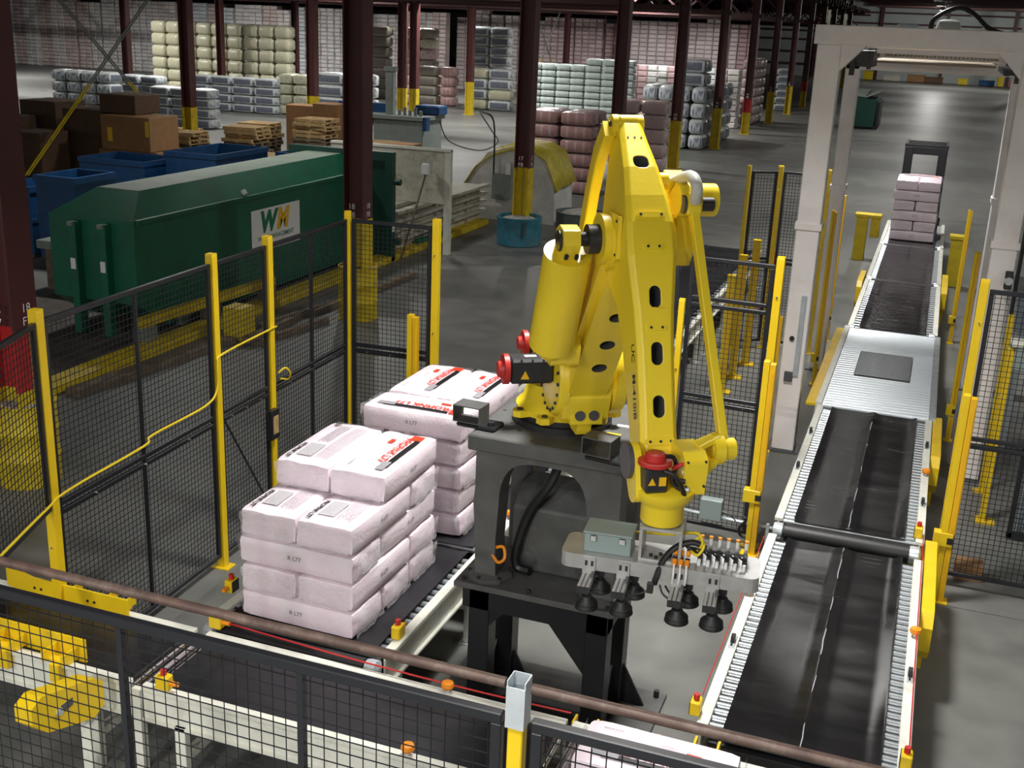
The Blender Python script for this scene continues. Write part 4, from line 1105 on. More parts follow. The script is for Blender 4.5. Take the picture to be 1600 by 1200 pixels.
# balancer cylinder
bt = r3(-.365, 1.27, 3.73); bb = r3(-.365, .99, 3.10); ax = (bb-bt).normalized()
MB().cyl(bt, bb, .142, n=36).build('balancer_cylinder', Y_, rob, bevel=.008)
MB().cyl(bb, bb+ax*.08, .10, .07, n=24).build('balancer_foot', Y_, rob)
MB().prism(rp([(1.20, 3.72), (1.36, 3.69), (1.42, 3.80), (1.40, 3.88), (1.30, 3.90), (1.22, 3.86)]), -.43, -.33, 'x').build('balancer_clevis', Y_, rob, bevel=.012)
MB().cyl(r3(-.445, EL[0], EL[1]-.01), r3(-.43, EL[0], EL[1]-.01), .062, n=20).build('clevis_cap', 'motor_black', rob)
for q in (-.03, .03): MB().cyl(r3(-.38+q, 1.40, 3.72), r3(-.38+q, 1.42, 3.74), .013, n=8).build('clevis_bolt', 'motor_black', rob)
MB().prism(rp([(.62, 2.95), (.98, 2.95), (1.02, 3.08), (.95, 3.14), (.75, 3.10)]), -.36, -.18, 'x').build('balancer_bracket', Y_, rob, bevel=.02)
# rear parallel link
lk = [(1.06, 4.42), (.90, 4.26), (.78, 4.02), (.62, 3.60), (.42, 3.10), (.30, 2.85)]
m = MB(); vs = []; fs = []
for i, (r, z) in enumerate(lk):
    a = lk[max(i-1, 0)]; b = lk[min(i+1, len(lk)-1)]; d = Vector((b[0]-a[0], b[1]-a[1])).normalized(); nn = Vector((-d.y, d.x)); wd = .055
    for L, s in ((-.135, 1), (-.135, -1), (-.065, -1), (-.065, 1)): vs.append(r3(L, r+nn.x*wd*s, z+nn.y*wd*s))
for i in range(len(lk)-1):
    for k in range(4): fs.append((i*4+k, i*4+(k+1) % 4, i*4+4+(k+1) % 4, i*4+4+k))
m.add(vs, fs); m.add(vs[:4], [(0,1,2,3)]); m.add(vs[-4:], [(0,1,2,3)])
m.build('parallel_link', Y_, rob, bevel=.012)
# forearm: loft of chamfered sections (front point, back point, half width)
secs = [((1.10, 4.46), (.95, 4.44), .070), ((1.22, 4.36), (.96, 4.28), .085), ((1.37, 4.24), (1.00, 4.10), .105), ((1.50, 4.10), (1.03, 3.92), .125), ((1.60, 3.97), (1.06, 3.76), .140),
        ((1.68, 3.80), (1.12, 3.66), .143), ((1.73, 3.66), (1.22, 3.56), .132), ((1.78, 3.52), (1.42, 3.44), .118), ((1.86, 3.30), (1.56, 3.20), .108), ((1.96, 3.02), (1.70, 2.94), .105), ((2.03, 2.82), (1.80, 2.76), .108), ((2.06, 2.73), (1.84, 2.68), .108)]
m = MB(); vs = []; fs = []; ch = .028
for (f, b, hw) in secs:
    f3, b3 = r3(0, *f), r3(0, *b); d = (b3-f3).normalized(); ln = (b3-f3).length
    for L, q in ((-hw+ch, 0), (hw-ch, 0), (hw, ch), (hw, ln-ch), (hw-ch, ln), (-hw+ch, ln), (-hw, ln-ch), (-hw, ch)):
        vs.append(f3+d*q+Vector((L+.015, 0, 0)))
for i in range(len(secs)-1):
    for k in range(8): fs.append((i*8+k, i*8+(k+1) % 8, i*8+8+(k+1) % 8, i*8+8+k))
m.add(vs, fs); m.add(vs[:8], [tuple(range(8))]); m.add(vs[-8:], [tuple(range(8))])
fa = m.build('forearm', Y_, rob)
def on_front(q):
    """point and frame on the forearm's front face at height q"""
    for i in range(len(secs)-1):
        a, b = secs[i][0], secs[i+1][0]
        if a[1] >= q >= b[1]:
            t_ = (a[1]-q)/(a[1]-b[1]); p = r3(.015, a[0]+(b[0]-a[0])*t_, q); d = (r3(0, *b)-r3(0, *a)).normalized()
            nn = Vector((0, -abs(d.z), 0)); nn = Vector((0, d.z, -d.y)).normalized()
            if nn.y > 0: nn = -nn
            return p, d, nn
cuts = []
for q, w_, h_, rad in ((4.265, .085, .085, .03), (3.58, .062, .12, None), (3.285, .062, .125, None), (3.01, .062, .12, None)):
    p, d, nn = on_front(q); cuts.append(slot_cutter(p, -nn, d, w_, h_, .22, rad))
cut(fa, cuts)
bv = fa.modifiers.new('bevel', 'BEVEL'); bv.width = .008; bv.segments = 2; bv.limit_method = 'ANGLE'; bv.angle_limit = R(30)
def tab(q, w_, h_, bolts=2):
    p, d, nn = on_front(q); s = Vector((1, 0, 0)); m = MB(); pts = []
    rad = h_/2
    for sx, a0 in ((1, -90), (-1, 90)):
        for k in range(7):
            a = R(a0+180*k/6); pts.append((sx*(w_/2-rad)+rad*math.cos(a), rad*math.sin(a)))
    n = len(pts); vs = [p+s*x+d*y-nn*.002 for x, y in pts]+[p+s*x+d*y+nn*.010 for x, y in pts]
    m.add(vs, [(i,(i+1)%n,n+(i+1)%n,n+i) for i in range(n)]); m.add(vs, [tuple(range(n-1,-1,-1)), tuple(range(n,2*n))]); tb = m.build('cover_plate', Y_, rob)
    for k in range(bolts):
        x = (-.5+k/(bolts-1))*(w_-.05); c = p+s*x+nn*.010; MB().cyl(c, c+nn*.004, .008, n=8).build('bolt', 'motor_black', tb)
tab(4.0, .17, .035); tab(3.84, .115, .034); tab(3.42, .115, .034); tab(2.83, .17, .04, 3)
for L in (-.04, 0, .04):
    p, d, nn = on_front(4.385); p = p+Vector((L, 0, 0)); MB().cyl(p, p+nn*.004, .006, n=8).build('bolt', 'motor_black', rob)
# tail clevis with pin
for L in (-.085, .062): MB().cyl(r3(L, 1.03, 4.44), r3(L+.04, 1.03, 4.44), .060, n=20).build('tail_ear', Y_, rob)
MB().cyl(r3(-.045, 1.05, 4.45), r3(.06, 1.05, 4.45), .050, n=20).build('tail_roller', Y_, rob)
MB().cyl(r3(-.10, 1.03, 4.44), r3(-.085, 1.03, 4.44), .022, n=12).build('tail_pin', 'motor_black', rob)
MB().cyl(r3(.11, 1.30, 4.15), r3(.19, 1.30, 4.15), .05, n=18).build('side_boss', Y_, rob)
MB().cyl(r3(-.17, EL[0], EL[1]-.02), r3(.215, EL[0], EL[1]-.02), .165, n=30).build('elbow_hub', Y_, rob, bevel=.01)
# side cover on the forearm
MB().prism(rp([(1.30, 3.98), (1.52, 3.98), (1.52, 3.74), (1.38, 3.66), (1.30, 3.80)]), -.150, -.128, 'x').build('side_cover', Y_, rob, bevel=.004)
for r, z in ((1.34, 3.95), (1.49, 3.95), (1.49, 3.76), (1.36, 3.70)): MB().cyl(r3(-.150, r, z), r3(-.156, r, z), .009, n=8).build('bolt', 'motor_black', rob)
# rocker plate on the right
RT = (1.40, 4.06)
rk = [(1.26, 3.68), (1.20, 3.80), (1.24, 3.95), (1.10, 4.13), (1.16, 4.20), (1.22, 4.16), (1.28, 4.06), (1.33, 4.03)]
for k in range(9):
    a = R(150-k*30); rk.append((RT[0]+.10*math.cos(a), RT[1]+.10*math.sin(a)))
rk += [(1.47, 3.80), (1.42, 3.68)]
bm = bmesh.new(); va = [bm.verts.new(r3(.215, *p)) for p in rk]; vb = [bm.verts.new(r3(.33, *p)) for p in rk]; n = len(rk)
for i in range(n): bm.faces.new((va[i], va[(i+1)%n], vb[(i+1)%n], vb[i]))
bmesh.ops.triangulate(bm, faces=[bm.faces.new(va), bm.faces.new(list(reversed(vb)))]); bmesh.ops.recalc_face_normals(bm, faces=bm.faces)
me = bpy.data.meshes.new('rocker'); bm.to_mesh(me); bm.free(); me.materials.append(M[Y_]); link('rocker_plate', me, rob, bevel=.012)
MB().cyl(r3(.31, *RT), r3(.45, *RT), .095, n=24).build('rocker_boss', Y_, rob, bevel=.01)
# vertical rod
RL = .265; RBt = (2.10, 2.80)
pt, pb = r3(RL+.02, RT[0]+.10, RT[1]-.01), r3(.36, *RBt)
MB().bar(pt, pb, .058, .05, (1,0,0)).build('link_rod', Y_, rob, bevel=.006)
MB().box(-.045, .045, -.05, .05, -.06, .06, .012).build('rod_end', Y_, rob).location = pt
MB().cyl(pt+Vector((-.05,0,0)), pt+Vector((-.065,0,0)), .052, n=20).build('pin_cap', 'steel_dark', rob)
MB().cyl(pt+Vector((.04,0,0)), pt+Vector((.12,0,0)), .04, n=16).build('pin', 'motor_black', rob)
MB().cyl(pb+Vector((-.02,0,0)), pb+Vector((.055,0,0)), .062, n=20).build('rod_end', Y_, rob, bevel=.006)
MB().cyl(pb+Vector((.055,0,0)), pb+Vector((.062,0,0)), .050, n=20).build('pin_cap', 'motor_black', rob)
MB().tube([r3(.22, 1.07, 4.06), r3(.24, 1.18, 4.11), r3(.25, 1.35, 4.17), r3(.25, 1.53, 4.21), r3(.25, 1.63, 4.17), r3(.27, 1.58, 4.08)], .034, 10).build('cable_sleeve', 'plastic_wrap', rob)
# wrist
WR = (2.12, 2.70); WC = (2.16)
m = MB(); m.lathe([(.001, 2.42), (.112, 2.42), (.118, 2.43), (.118, 2.52), (.135, 2.545), (.165, 2.58), (.175, 2.62), (.15, 2.63), (.001, 2.63)], (0.01, -WC, -2.245), 32)
m.build('wrist_flange', Y_, rob)
MB().lathe([(.001, 2.405), (.10, 2.405), (.10, 2.42)], (.01, -WC, -2.245), 28).build('flange_plate', 'motor_black', rob)
MB().cyl(r3(-.19, 2.06, 2.74), r3(-.165, 2.06, 2.74), .10, n=26).build('pivot_disc', 'steel_dark', rob)
MB().prism(rp(hull([(2.06, 2.74, .10), (2.14, 2.60, .07)])), -.165, -.125, 'x').build('wrist_cheek', Y_, rob, bevel=.01)
MB().prism(rp([(2.00, 2.60), (2.26, 2.60), (2.28, 2.80), (2.22, 2.84), (2.02, 2.84)]), .075, .205, 'x').build('gear_box', Y_, rob, bevel=.012)
for r, z in ((2.24, 2.80), (2.24, 2.66)):
    for L in (.09, .19): MB().cyl(r3(L, r+.03, z), r3(L, r+.042, z), .007, n=8).build('bolt', 'motor_black', rob)
# wing: triangular link from the flange up to the rod pin, with an opening
wg = [(2.05, 2.60), (2.26, 2.58), (2.28, 2.63), (2.19, 2.80)]
for k in range(7):
    a = R(-10+k*35); wg.append((RBt[0]+.075*math.cos(a), RBt[1]+.075*math.sin(a)))
m = MB()
wp = [Vector((.10, -2.24, 2.575-2.245)), Vector((.16, -2.05, 2.585-2.245))]
vs = []
P0 = r3(.06, 2.26, 2.60); P1 = r3(.06, 2.06, 2.60); Q0 = r3(.315, 2.18, 2.74); Q1 = r3(.315, 2.02, 2.74)
def slab(a, b, c, d, th):
    n_ = (b-a).cross(d-a).normalized()*th; m_ = MB(); v = [a, b, c, d, a+n_, b+n_, c+n_, d+n_]
    return m_.add(v, [(0,1,2,3),(7,6,5,4),(0,4,5,1),(1,5,6,2),(2,6,7,3),(3,7,4,0)])
slab(r3(.04, 2.29, 2.555), r3(.04, 2.05, 2.555), r3(.32, 2.03, 2.75), r3(.32, 2.17, 2.75), -.035).build('wing_web', Y_, rob, bevel=.008)
slab(r3(.19, 2.18, 2.82), r3(.19, 2.08, 2.82), r3(.33, 2.05, 2.86), r3(.33, 2.13, 2.86), -.03).build('wing_strut', Y_, rob, bevel=.006)
MB().cyl(r3(.285, *RBt), r3(.345, *RBt), .085, n=26).build('wing_boss', Y_, rob, bevel=.008)
MB().cyl(r3(.275, *RBt), r3(.287, *RBt), .055, n=20).build('boss_recess', 'paint_yellow', rob)
# wrist motor, standing upright
e = thing('wrist_motor', None, None, (0,0,0)); e.parent = rob
for k in list(e.keys()):
    if k in ('label', 'category'): del e[k]
c = r3(-.075, 2.22, 2.63)
MB().box(-.062, .062, -.062, .062, 0, .145, .012).build('housing', 'motor_black', e).location = c
MB().lathe([(.085, .145), (.092, .15), (.092, .168), (.06, .175), (.058, .205), (.05, .212), (.001, .212)], c, 24).build('end_cap', 'motor_red', e)
MB().prism([(-.022, -.02), (.022, -.02), (0, .022)], -.001, .001, 'y').build('warning_triangle', 'ink_yellow', e).location = c+Vector((-.03, -.064, .07))
MB().box(-.02, .02, -.001, .001, -.025, .025).build('warning_sticker', 'ink_yellow', e).location = c+Vector((.028, -.064, .07))
MB().tube([c+Vector((.03, -.03, .20)), c+Vector((.09, -.02, .19)), c+Vector((.12, .0, .13)), c+Vector((.10, -.02, .05)), c+Vector((.16, -.05, .0))], .013, 8).build('motor_lead', 'cable_black', e)
MB().tube([c+Vector((.03, -.06, .13)), c+Vector((.08, -.08, .11)), c+Vector((.12, -.09, .06)), c+Vector((.15, -.08, -.01))], .014, 8).build('motor_lead', 'cable_black', e)
MB().tube([c+Vector((.10, -.01, .12)), c+Vector((.14, -.03, .15)), c+Vector((.18, -.0, .14))], .012, 8).build('motor_lead', 'cable_red', e)
for k, (dx, dy, dz) in enumerate(((.13, -.04, .06), (.15, -.05, .015), (.15, -.02, .10))):
    MB().cyl(c+Vector((dx, dy, dz)), c+Vector((dx+.03, dy-.01, dz)), .016, n=10).build('connector', 'galvanised' if k else 'motor_black', e)
# name on the forearm's left side
p, d, nn = on_front(3.2)
me = text_mesh('FANUC   M-410iB', .075, bold=.001)
u_ = Vector((d.x, d.y, d.z)); v_ = Vector((-1,0,0)).cross(u_)
me.transform(frame(r3(-.0945, 1.80, 3.18), u_, v_)); me.materials.clear(); me.materials.append(M['ink_black']); link('name_lettering', me, rob)

# ================================================================== vacuum gripper
GP = Vector((-1.13, 5.72, 2.13)); gr = thing('vacuum_gripper', 'grey aluminium vacuum gripper with eight black suction cups under the wrist', 'gripper', GP, R(6))
def rbox(m, x0, x1, y0, y1, z0, z1, r=.05, n=5):
    pts = []
    for cx, cy, a0 in ((x1-r, y1-r, 0), (x0+r, y1-r, 90), (x0+r, y0+r, 180), (x1-r, y0+r, 270)):
        for k in range(n): a = R(a0+90*k/(n-1)); pts.append((cx+r*math.cos(a), cy+r*math.sin(a)))
    return m.prism(pts, z0, z1, 'z')
rbox(MB(), -.54, .54, -.14, .14, .0, .085).build('beam', 'aluminium', gr, bevel=.008)
# yoke to the wrist
for x in (-.115, .10): MB().box(x, x+.015, -.10, .10, .085, .27).build('yoke_plate', 'aluminium', gr)
MB().box(-.115, .115, -.10, .10, .265, .282).build('yoke_top', 'aluminium', gr); MB().box(-.10, .10, -.10, .10, .085, .097).build('yoke_foot', 'aluminium', gr)
for x, y in ((-.05, -.06), (-.02, -.08), (.03, -.06), (.0, -.03), (.05, -.03)): MB().cyl((x, y, .097), (x, y, .11), .011, n=8).build('bolt', 'motor_black', gr)
# enclosure
e = MB().box(-.42, -.16, -.09, .09, .085, .195, .004).build('enclosure', 'box_grey', gr)
MB().box(-.428, -.152, -.098, .098, .195, .207, .004).build('lid', 'box_grey', e)
for x in (-.385, -.225): MB().box(x, x+.035, -.104, -.092, .155, .19, .003).build('latch', 'chrome', e)
# valve bank
rng = random.Random(3)
for k in range(6):
    x = .20+.048*k
    v = MB().box(x, x+.026, -.03, .03, .085, .15, .003).build('valve', 'motor_black', gr)
    MB().box(x+.004, x+.022, .035, .10, .085, .16, .003).build('solenoid', 'aluminium', v)
    MB().cyl((x+.013, .06, .16), (x+.013, .06, .20), .010, n=8).build('fitting', 'white_plastic', v)
    MB().cyl((x+.013, .06, .20), (x+.013, .06, .21), .012, n=8).build('red_cap', 'orange', v)
    MB().cyl((x+.013, -.06, .085), (x+.013, -.06, .12), .010, n=8).build('fitting', 'white_plastic', v)
    MB().tube([(x+.013, -.03, .13), (x-.02, -.045, .16), (x-.06+.01*k, -.04, .17), (.14, -.02, .17-.005*k)], .006, 6).build('lead', 'cable_black', v)
for k in range(3):
    x = .085+.034*k
    c_ = MB().box(x-.013, x+.013, -.105, -.075, .085, .125, .003).build('coupler_block', 'motor_black', gr)
    MB().cyl((x, -.10, .115), (x, -.125, .10), .014, n=10).build('coupler', 'orange', c_); MB().cyl((x, -.07, .13), (x, -.05, .15), .012, n=10).build('coupler', 'orange', c_)
    MB().tube([(x, -.125, .10), (x+.004, -.17, .06), (x, -.155, .0)], .006, 6).build('clear_hose', 'white_plastic', c_)
MB().tube([(.24, -.02, .17), (.17, -.03, .20), (.08, -.06, .17), (.02, -.11, .10), (0, -.15, .03), (-.01, -.155, -.02)], .017, 8).build('hose_bundle', 'cable_black', gr)
MB().tube([(.18, -.02, .13), (.22, -.04, .20), (.20, -.03, .25), (.15, .0, .24), (.02, .07, .18), (-.10, .10, .16), (-.2, .10, .15)], .008, 6).build('yellow_lead', 'cable_yellow', gr)
MB().tube([(.16, -.03, .15), (.20, -.06, .14), (.23, -.04, .19), (.20, -.0, .22), (.16, -.02, .18)], .008, 6).build('yellow_lead', 'cable_yellow', gr)
for x, a in ((-.02, -.1), (.02, .08), (.05, .15)): MB().tube([(x, -.155, -.02), (x+a*.3, -.18, -.06), (x+a, -.21, -.08)], .006, 6).build('air_hose', 'cable_black', gr)
MB().box(-.045, -.01, -.20, -.165, -.06, .0, .004).build('pressure_switch', 'motor_black', gr)
CUP = MB().lathe([(.001, .085), (.016, .085), (.016, .055), (.030, .05), (.034, .035), (.060, .015), (.062, .008), (.056, .004), (.064, -.008), (.066, -.02), (.058, -.026), (.001, -.02)], n=24).mesh('suction_cup'); CUP.materials.append(M['black_rubber'])
for x in (-.375, -.185, .115, .30):
    m = MB(); m.box(x-.035, x+.035, -.152, -.141, -.03, .075); b_ = m.build('bracket', 'aluminium', gr)
    for q in (-.015, .018): MB().box(x+q-.007, x+q+.007, -.155, -.151, .03, .06).build('bracket_slot', 'motor_black', b_)
    p_ = MB(); p_.box(x-.034, x+.034, -.31, -.152, -.06, -.02, .003); p_ = p_.build('profile', 'aluminium', gr)
    for q in (-.012, .012): MB().box(x+q-.004, x+q+.004, -.309, -.153, -.021, -.0195).build('profile_groove', 'steel_dark', p_)
    MB().box(x-.034, x+.034, -.315, -.31, -.06, -.02).build('end_cap', 'motor_black', p_)
    MB().box(x+.02, x+.036, -.20, .12, -.05, -.0).build('cup_rail', 'steel_dark', gr)
    link('suction_cup', CUP, gr, (x+.02, -.275, -.135)); link('suction_cup', CUP, gr, (x+.055, -.06, -.135))
    MB().box(x+.03, x+.08, -.09, -.03, -.055, -.02).build('cup_mount', 'motor_black', gr)

# ================================================================== cream portal over the roller deck
t = thing('portal_frame', 'tall cream steel portal frame straddling the roller deck', 'portal frame', (0,0,0))
for x, y, w_ in ((-1.46, 13.80, .27), (.70, 13.80, .27), (-1.44, 17.70, .20), (.80, 17.70, .24)):
    l = MB().box(x, x+w_, y, y+.26, .02, 4.88, .01).build('leg', 'cream', t)
    MB().box(x-.02, x+w_+.02, y-.02, y+.28, 2.78, 2.86, .004).build('splice_plate', 'cream', l)
    MB().box(x-.06, x+w_+.06, y-.06, y+.32, 0, .02).build('foot_plate', 'steel_dark', l)
MB().box(-1.50, 1.00, 13.78, 14.08, 4.88, 5.09, .008).build('front_beam', 'cream', t)
MB().prism([(-1.19, 4.88), (-.93, 4.88), (-1.19, 4.60)], 13.80, 14.06, 'y').build('haunch', 'cream', t)
MB().prism([(.70, 4.88), (.44, 4.88), (.70, 4.60)], 13.80, 14.06, 'y').build('haunch', 'cream', t)
MB().box(-1.44, 1.04, 17.70, 17.94, 4.52, 4.70, .008).build('rear_beam', 'cream', t)
MB().box(-1.44, 1.04, 17.70, 17.94, 4.82, 5.0, .008).build('rear_beam', 'cream', t)
for x in (-1.44, .82): MB().box(x, x+.2, 14.08, 17.70, 4.82, 5.02, .008).build('side_beam', 'cream', t)
for x in (-1.38, -1.2): MB().cyl((x, 13.93, 5.07), (x, 13.93, 5.25 if x < -1.3 else 5.21), .018, n=8).build('stud', 'conveyor_white', t)
for x in (-.62, -.2, .25, .66, .95): MB().cyl((x, 13.9, 5.07), (x, 13.9, 5.12), .018, n=8).build('stud', 'conveyor_white', t)
MB().box(-1.30, -1.24, 13.77, 13.79, 1.0, 2.0).build('cable_duct', 'galvanised', t)
MB().cyl((-1.36, 13.80, 1.46), (-1.36, 13.775, 1.46), .03, n=10).build('button', 'motor_black', t)
MB().box(-1.40, -1.30, 13.76, 13.80, .92, 1.04).build('switch_box', 'steel_dark', t)
# press carriage inside the portal
t = thing('press_carriage', 'tan press plate with drive comb hanging inside the portal top', 'machine', (0,0,0))
MB().box(-.95, .50, 15.6, 17.5, 4.67, 4.70).build('plate', 'tan_plate', t)
MB().box(-.85, .62, 14.5, 14.56, 4.80, 4.85).build('bar', 'cream', t); MB().box(-.85, .62, 15.1, 15.16, 4.75, 4.80).build('bar', 'cream', t)
mc = MB().box(-.012, .012, 14.58, 15.08, 4.77, 4.81).mesh('comb_tooth'); mc.materials.append(M['tan_plate'])
for k in range(28): link('comb_tooth', mc, t, (-.75+k*.045, 0, 0))
MB().box(-1.15, -.88, 14.5, 15.3, 4.64, 4.82).build('drive_motor', 'motor_black', t)
MB().cyl((-1.0, 14.45, 4.74), (-1.0, 14.9, 4.74), .08, n=14).build('gear_motor', 'motor_black', t)
MB().box(.56, .80, 14.6, 16.8, 4.62, 4.68).build('chain_tray', 'motor_black', t)
for x in (-1.1, .7):
    MB().box(x-.03, x+.03, 14.4, 14.46, 4.54, 4.82).build('hanger', 'motor_black', t); MB().box(x-.03, x+.03, 17.3, 17.36, 4.54, 4.82).build('hanger', 'motor_black', t)
MB().box(-1.13, .73, 17.3, 17.36, 4.58, 4.66).build('bar', 'cream', t)
# top of the portal
tag(MB().tube([(-.32, 16.0, 5.03), (-.30, 16.0, 5.22), (-.05, 16.0, 5.36), (.15, 16.0, 5.30), (.38, 16.0, 5.12), (.75, 16.0, 5.04), (.92, 16.0, 5.04)], .03, 8).build('energy_hose', 'cable_black'), 'black flexible hose arching over the portal top', 'hose')
t = thing('air_tank', 'pale rounded tank on top of the portal', 'tank', (-.12, 16.2, 5.02))
MB().lathe([(.001, 0), (.14, 0), (.15, .02), (.15, .12), (.13, .18), (.08, .20), (.001, .21)], n=18).build('shell', 'wall_panel', t); MB().box(-.2, .2, -.2, .2, -.02, 0).build('base', 'galvanised', t)
MB().box(-1.0, 1.25, -.06, .06, -.06, -.02).build('cross_member', 'cream', t)
for x, l, w_ in ((-.62, 'small blue grey box on top of the portal, left of the hose', .2), (.75, 'pale blue grey junction box on top of the portal at right', .26)):
    t = thing('junction_box', l, 'box', (x, 14.0, 5.07))
    MB().box(0, w_, -.1, .1, 0, .10 if x > 0 else .05, .004).build('body', 'box_grey' if x > 0 else 'mat_blue_film', t); MB().box(-.005, w_+.005, -.105, .105, .10 if x > 0 else .05, .112 if x > 0 else .06).build('lid', 'box_grey', t)
# conduit and air regulator on the right portal leg
tag(MB().tube([(1.01, 13.75, .3), (1.01, 13.75, 2.9), (1.03, 13.75, 3.1), (1.2, 13.75, 3.1)], .022, 8).build('conduit', 'cable_black'), 'dark conduit running up beside the right portal leg', 'conduit')
t = thing('air_regulator', 'black air regulator with gauge on the right portal leg', 'regulator', (.92, 13.74, 2.45))
MB().box(-.04, .04, -.05, .03, -.1, .1, .008).build('body', 'motor_black', t); MB().cyl((0, -.05, 0), (0, -.09, 0), .045, n=16).build('gauge', 'chrome', t); MB().cyl((0,0,-.1), (0,0,-.2), .03, n=12).build('bowl', 'galvanised', t)
MB().box(-.02, .02, .03, .06, -.02, .02).build('mount', 'galvanised', t)

# ================================================================== behind the right fence
t = thing('control_stand', 'grey machine head on a yellow post seen through the right fence', 'machine', (1.02, 12.6, 0))
MB().box(-.06, .0, -.05, .05, 0, 1.95, .004).build('post', 'fence_yellow', t); MB().box(.0, .24, -.1, .1, 1.75, 2.0, .006).build('head', 'box_grey', t); MB().box(-.05, .28, -.12, .12, 2.0, 2.04, .004).build('top', 'conveyor_white', t)
MB().box(-.1, .1, -.1, .1, 0, .012).build('foot_plate', 'fence_yellow', t)
t = thing('mesh_door', 'narrow black framed mesh door behind the right fence', 'door', (1.22, 12.2, 0))
m = MB(); m.box(0, .05, -.02, .02, 0.02, 1.95); m.box(.35, .40, -.02, .02, 0.02, 1.95); m.box(0, .40, -.02, .02, 1.90, 1.95); m.box(0, .4, -.02, .02, .02, .09); m.build('frame', 'black_frame', t)
w_ = wire_mesh(.4, .05, 1.92).build('wire_mesh', 'wire_black', t); w_['kind'] = 'stuff'
MB().box(.1, .3, .1, .3, .0, 1.3).build('backing', 'mat_blue_film', t)
fence_post(1.66, 12.2, 'yellow post right of the narrow mesh door at the right edge', z1=2.2)
fence_post(1.0, 13.5, 'yellow post behind the right fence near the portal leg', z1=2.1, s=.03)
t = thing('wrap_machine', 'steel and glass machine head at the right edge beyond the fence', 'machine', (1.15, 14.9, 0))
MB().box(0, 1.6, 0, .9, 1.6, 2.05, .02).build('body', 'mat_blue_film', t); MB().box(-.05, 1.65, -.05, .95, 2.05, 2.12, .01).build('top', 'galvanised', t)
for x in (.05, 1.45): MB().box(x, x+.1, .1, .2, 0, 1.6).build('leg', 'galvanised', t)
MB().box(.1, 1.2, -.08, -.05, 2.3, 2.36).build('rail', 'black_frame', t); MB().box(.1, .16, -.08, -.03, 2.05, 2.3).build('rail_post', 'black_frame', t); MB().box(1.1, 1.16, -.08, -.03, 2.05, 2.3).build('rail_post', 'black_frame', t)
t = thing('carton', 'small brown carton on the floor behind the right fence', 'carton', (.70, 10.98, 0))
MB().box(0, .26, 0, .2, 0, .16, .004).build('body', 'cardboard', t); MB().box(.0, .26, .09, .11, .16, .162).build('tape', 'pallet_wood', t)
# conduit with junction box on the middle fence
t = thing('conduit_run', 'thin steel conduit with grey junction box low on the fence behind the gripper', 'conduit', (0, 10.80, 0))
MB().cyl((-2.1, 0, .30), (-.98, 0, .26), .016, n=8).build('pipe', 'galvanised', t); MB().box(-1.77, -1.55, -.06, .04, .25, .47, .006).build('junction_box', 'box_grey', t)
MB().tube([(-1.56, -.03, .36), (-1.46, -.04, .34), (-1.40, -.04, .28)], .006, 6).build('lead', 'cable_black', t); MB().tube([(-1.30, -.03, .30), (-1.36, -.05, .22), (-1.33, -.05, .14), (-1.24, -.04, .13)], .016, 6).build('flex', 'cable_black', t)
for x in (-2.0, -1.1): MB().box(x, x+.03, -.02, .02, .0, .3).build('standoff', 'galvanised', t)

# yellow pillars and short fence beyond the robot forearm
for k, (x, y, z1, l) in enumerate(((-2.48, 15.9, 1.7, 'nearest square yellow pillar behind the fence right of the robot forearm'), (-2.46, 16.7, 1.85, 'middle square yellow pillar behind the fence right of the robot forearm'), (-2.40, 17.5, 1.95, 'farthest square yellow pillar behind the fence right of the robot forearm'))):
    t = thing('safety_pillar', l, 'pillar', (x, y, 0))
    MB().box(-.055, .055, -.045, .045, .02, z1, .008).build('housing', 'fence_yellow', t); MB().box(-.058, .058, -.048, .048, z1, z1+.02).build('cap', 'fence_yellow', t); MB().box(-.14, .14, -.1, .1, 0, .02).build('foot_plate', 'fence_yellow', t)
    MB().box(.01, .045, -.049, -.045, .2, z1-.1).build('lens_strip', 'curtain_orange', t)
fence_post(-2.75, 18.3, 'thin yellow fence post left in the group beyond the forearm', s=.03)
fence_post(-2.30, 18.6, 'yellow fence post right in the group beyond the forearm')
fence_panel((-2.75, 18.3), (-2.30, 18.6), 'narrow black framed gap panel between two far yellow posts', centre=False, mids=(1.47,))
fence_panel((-2.30, 18.6), (-1.55, 18.6), 'black mesh fence panel in front of the red cone', centre=False)
fence_post(-1.55, 18.6, 'far yellow fence post hidden partly by the portal leg', s=.03)
t = thing('traffic_cone', 'tall red cone behind the mesh fence left of the portal', 'cone', (-2.62, 21.6, 0))
MB().lathe([(.16, .03), (.03, 1.05), (.001, 1.06)], n=18).build('cone', 'cone_red', t); MB().box(-.2, .2, -.2, .2, 0, .03, .01).build('foot', 'cone_red', t)
# bent yellow bollards by the far outfeed
for x, y, l, s in ((-1.45, 27.6, 'yellow right-angled guard bollard left of the far bag stack', 1), (.62, 25.6, 'yellow capped guard bollard right of the far bag stack', -1)):
    t = thing('guard_bollard', l, 'bollard', (x, y, 0))
    MB().box(-.13, .13, -.13, .13, 0, 1.0, .01).build('post', 'paint_yellow', t); MB().box(-.17, .42 if s > 0 else .17, -.17, .17, 1.0, 1.08, .01).build('cap', 'paint_yellow', t)
    if s > 0: MB().box(.2, .40, -.1, .1, .55, 1.0, .01).build('hook', 'paint_yellow', t)
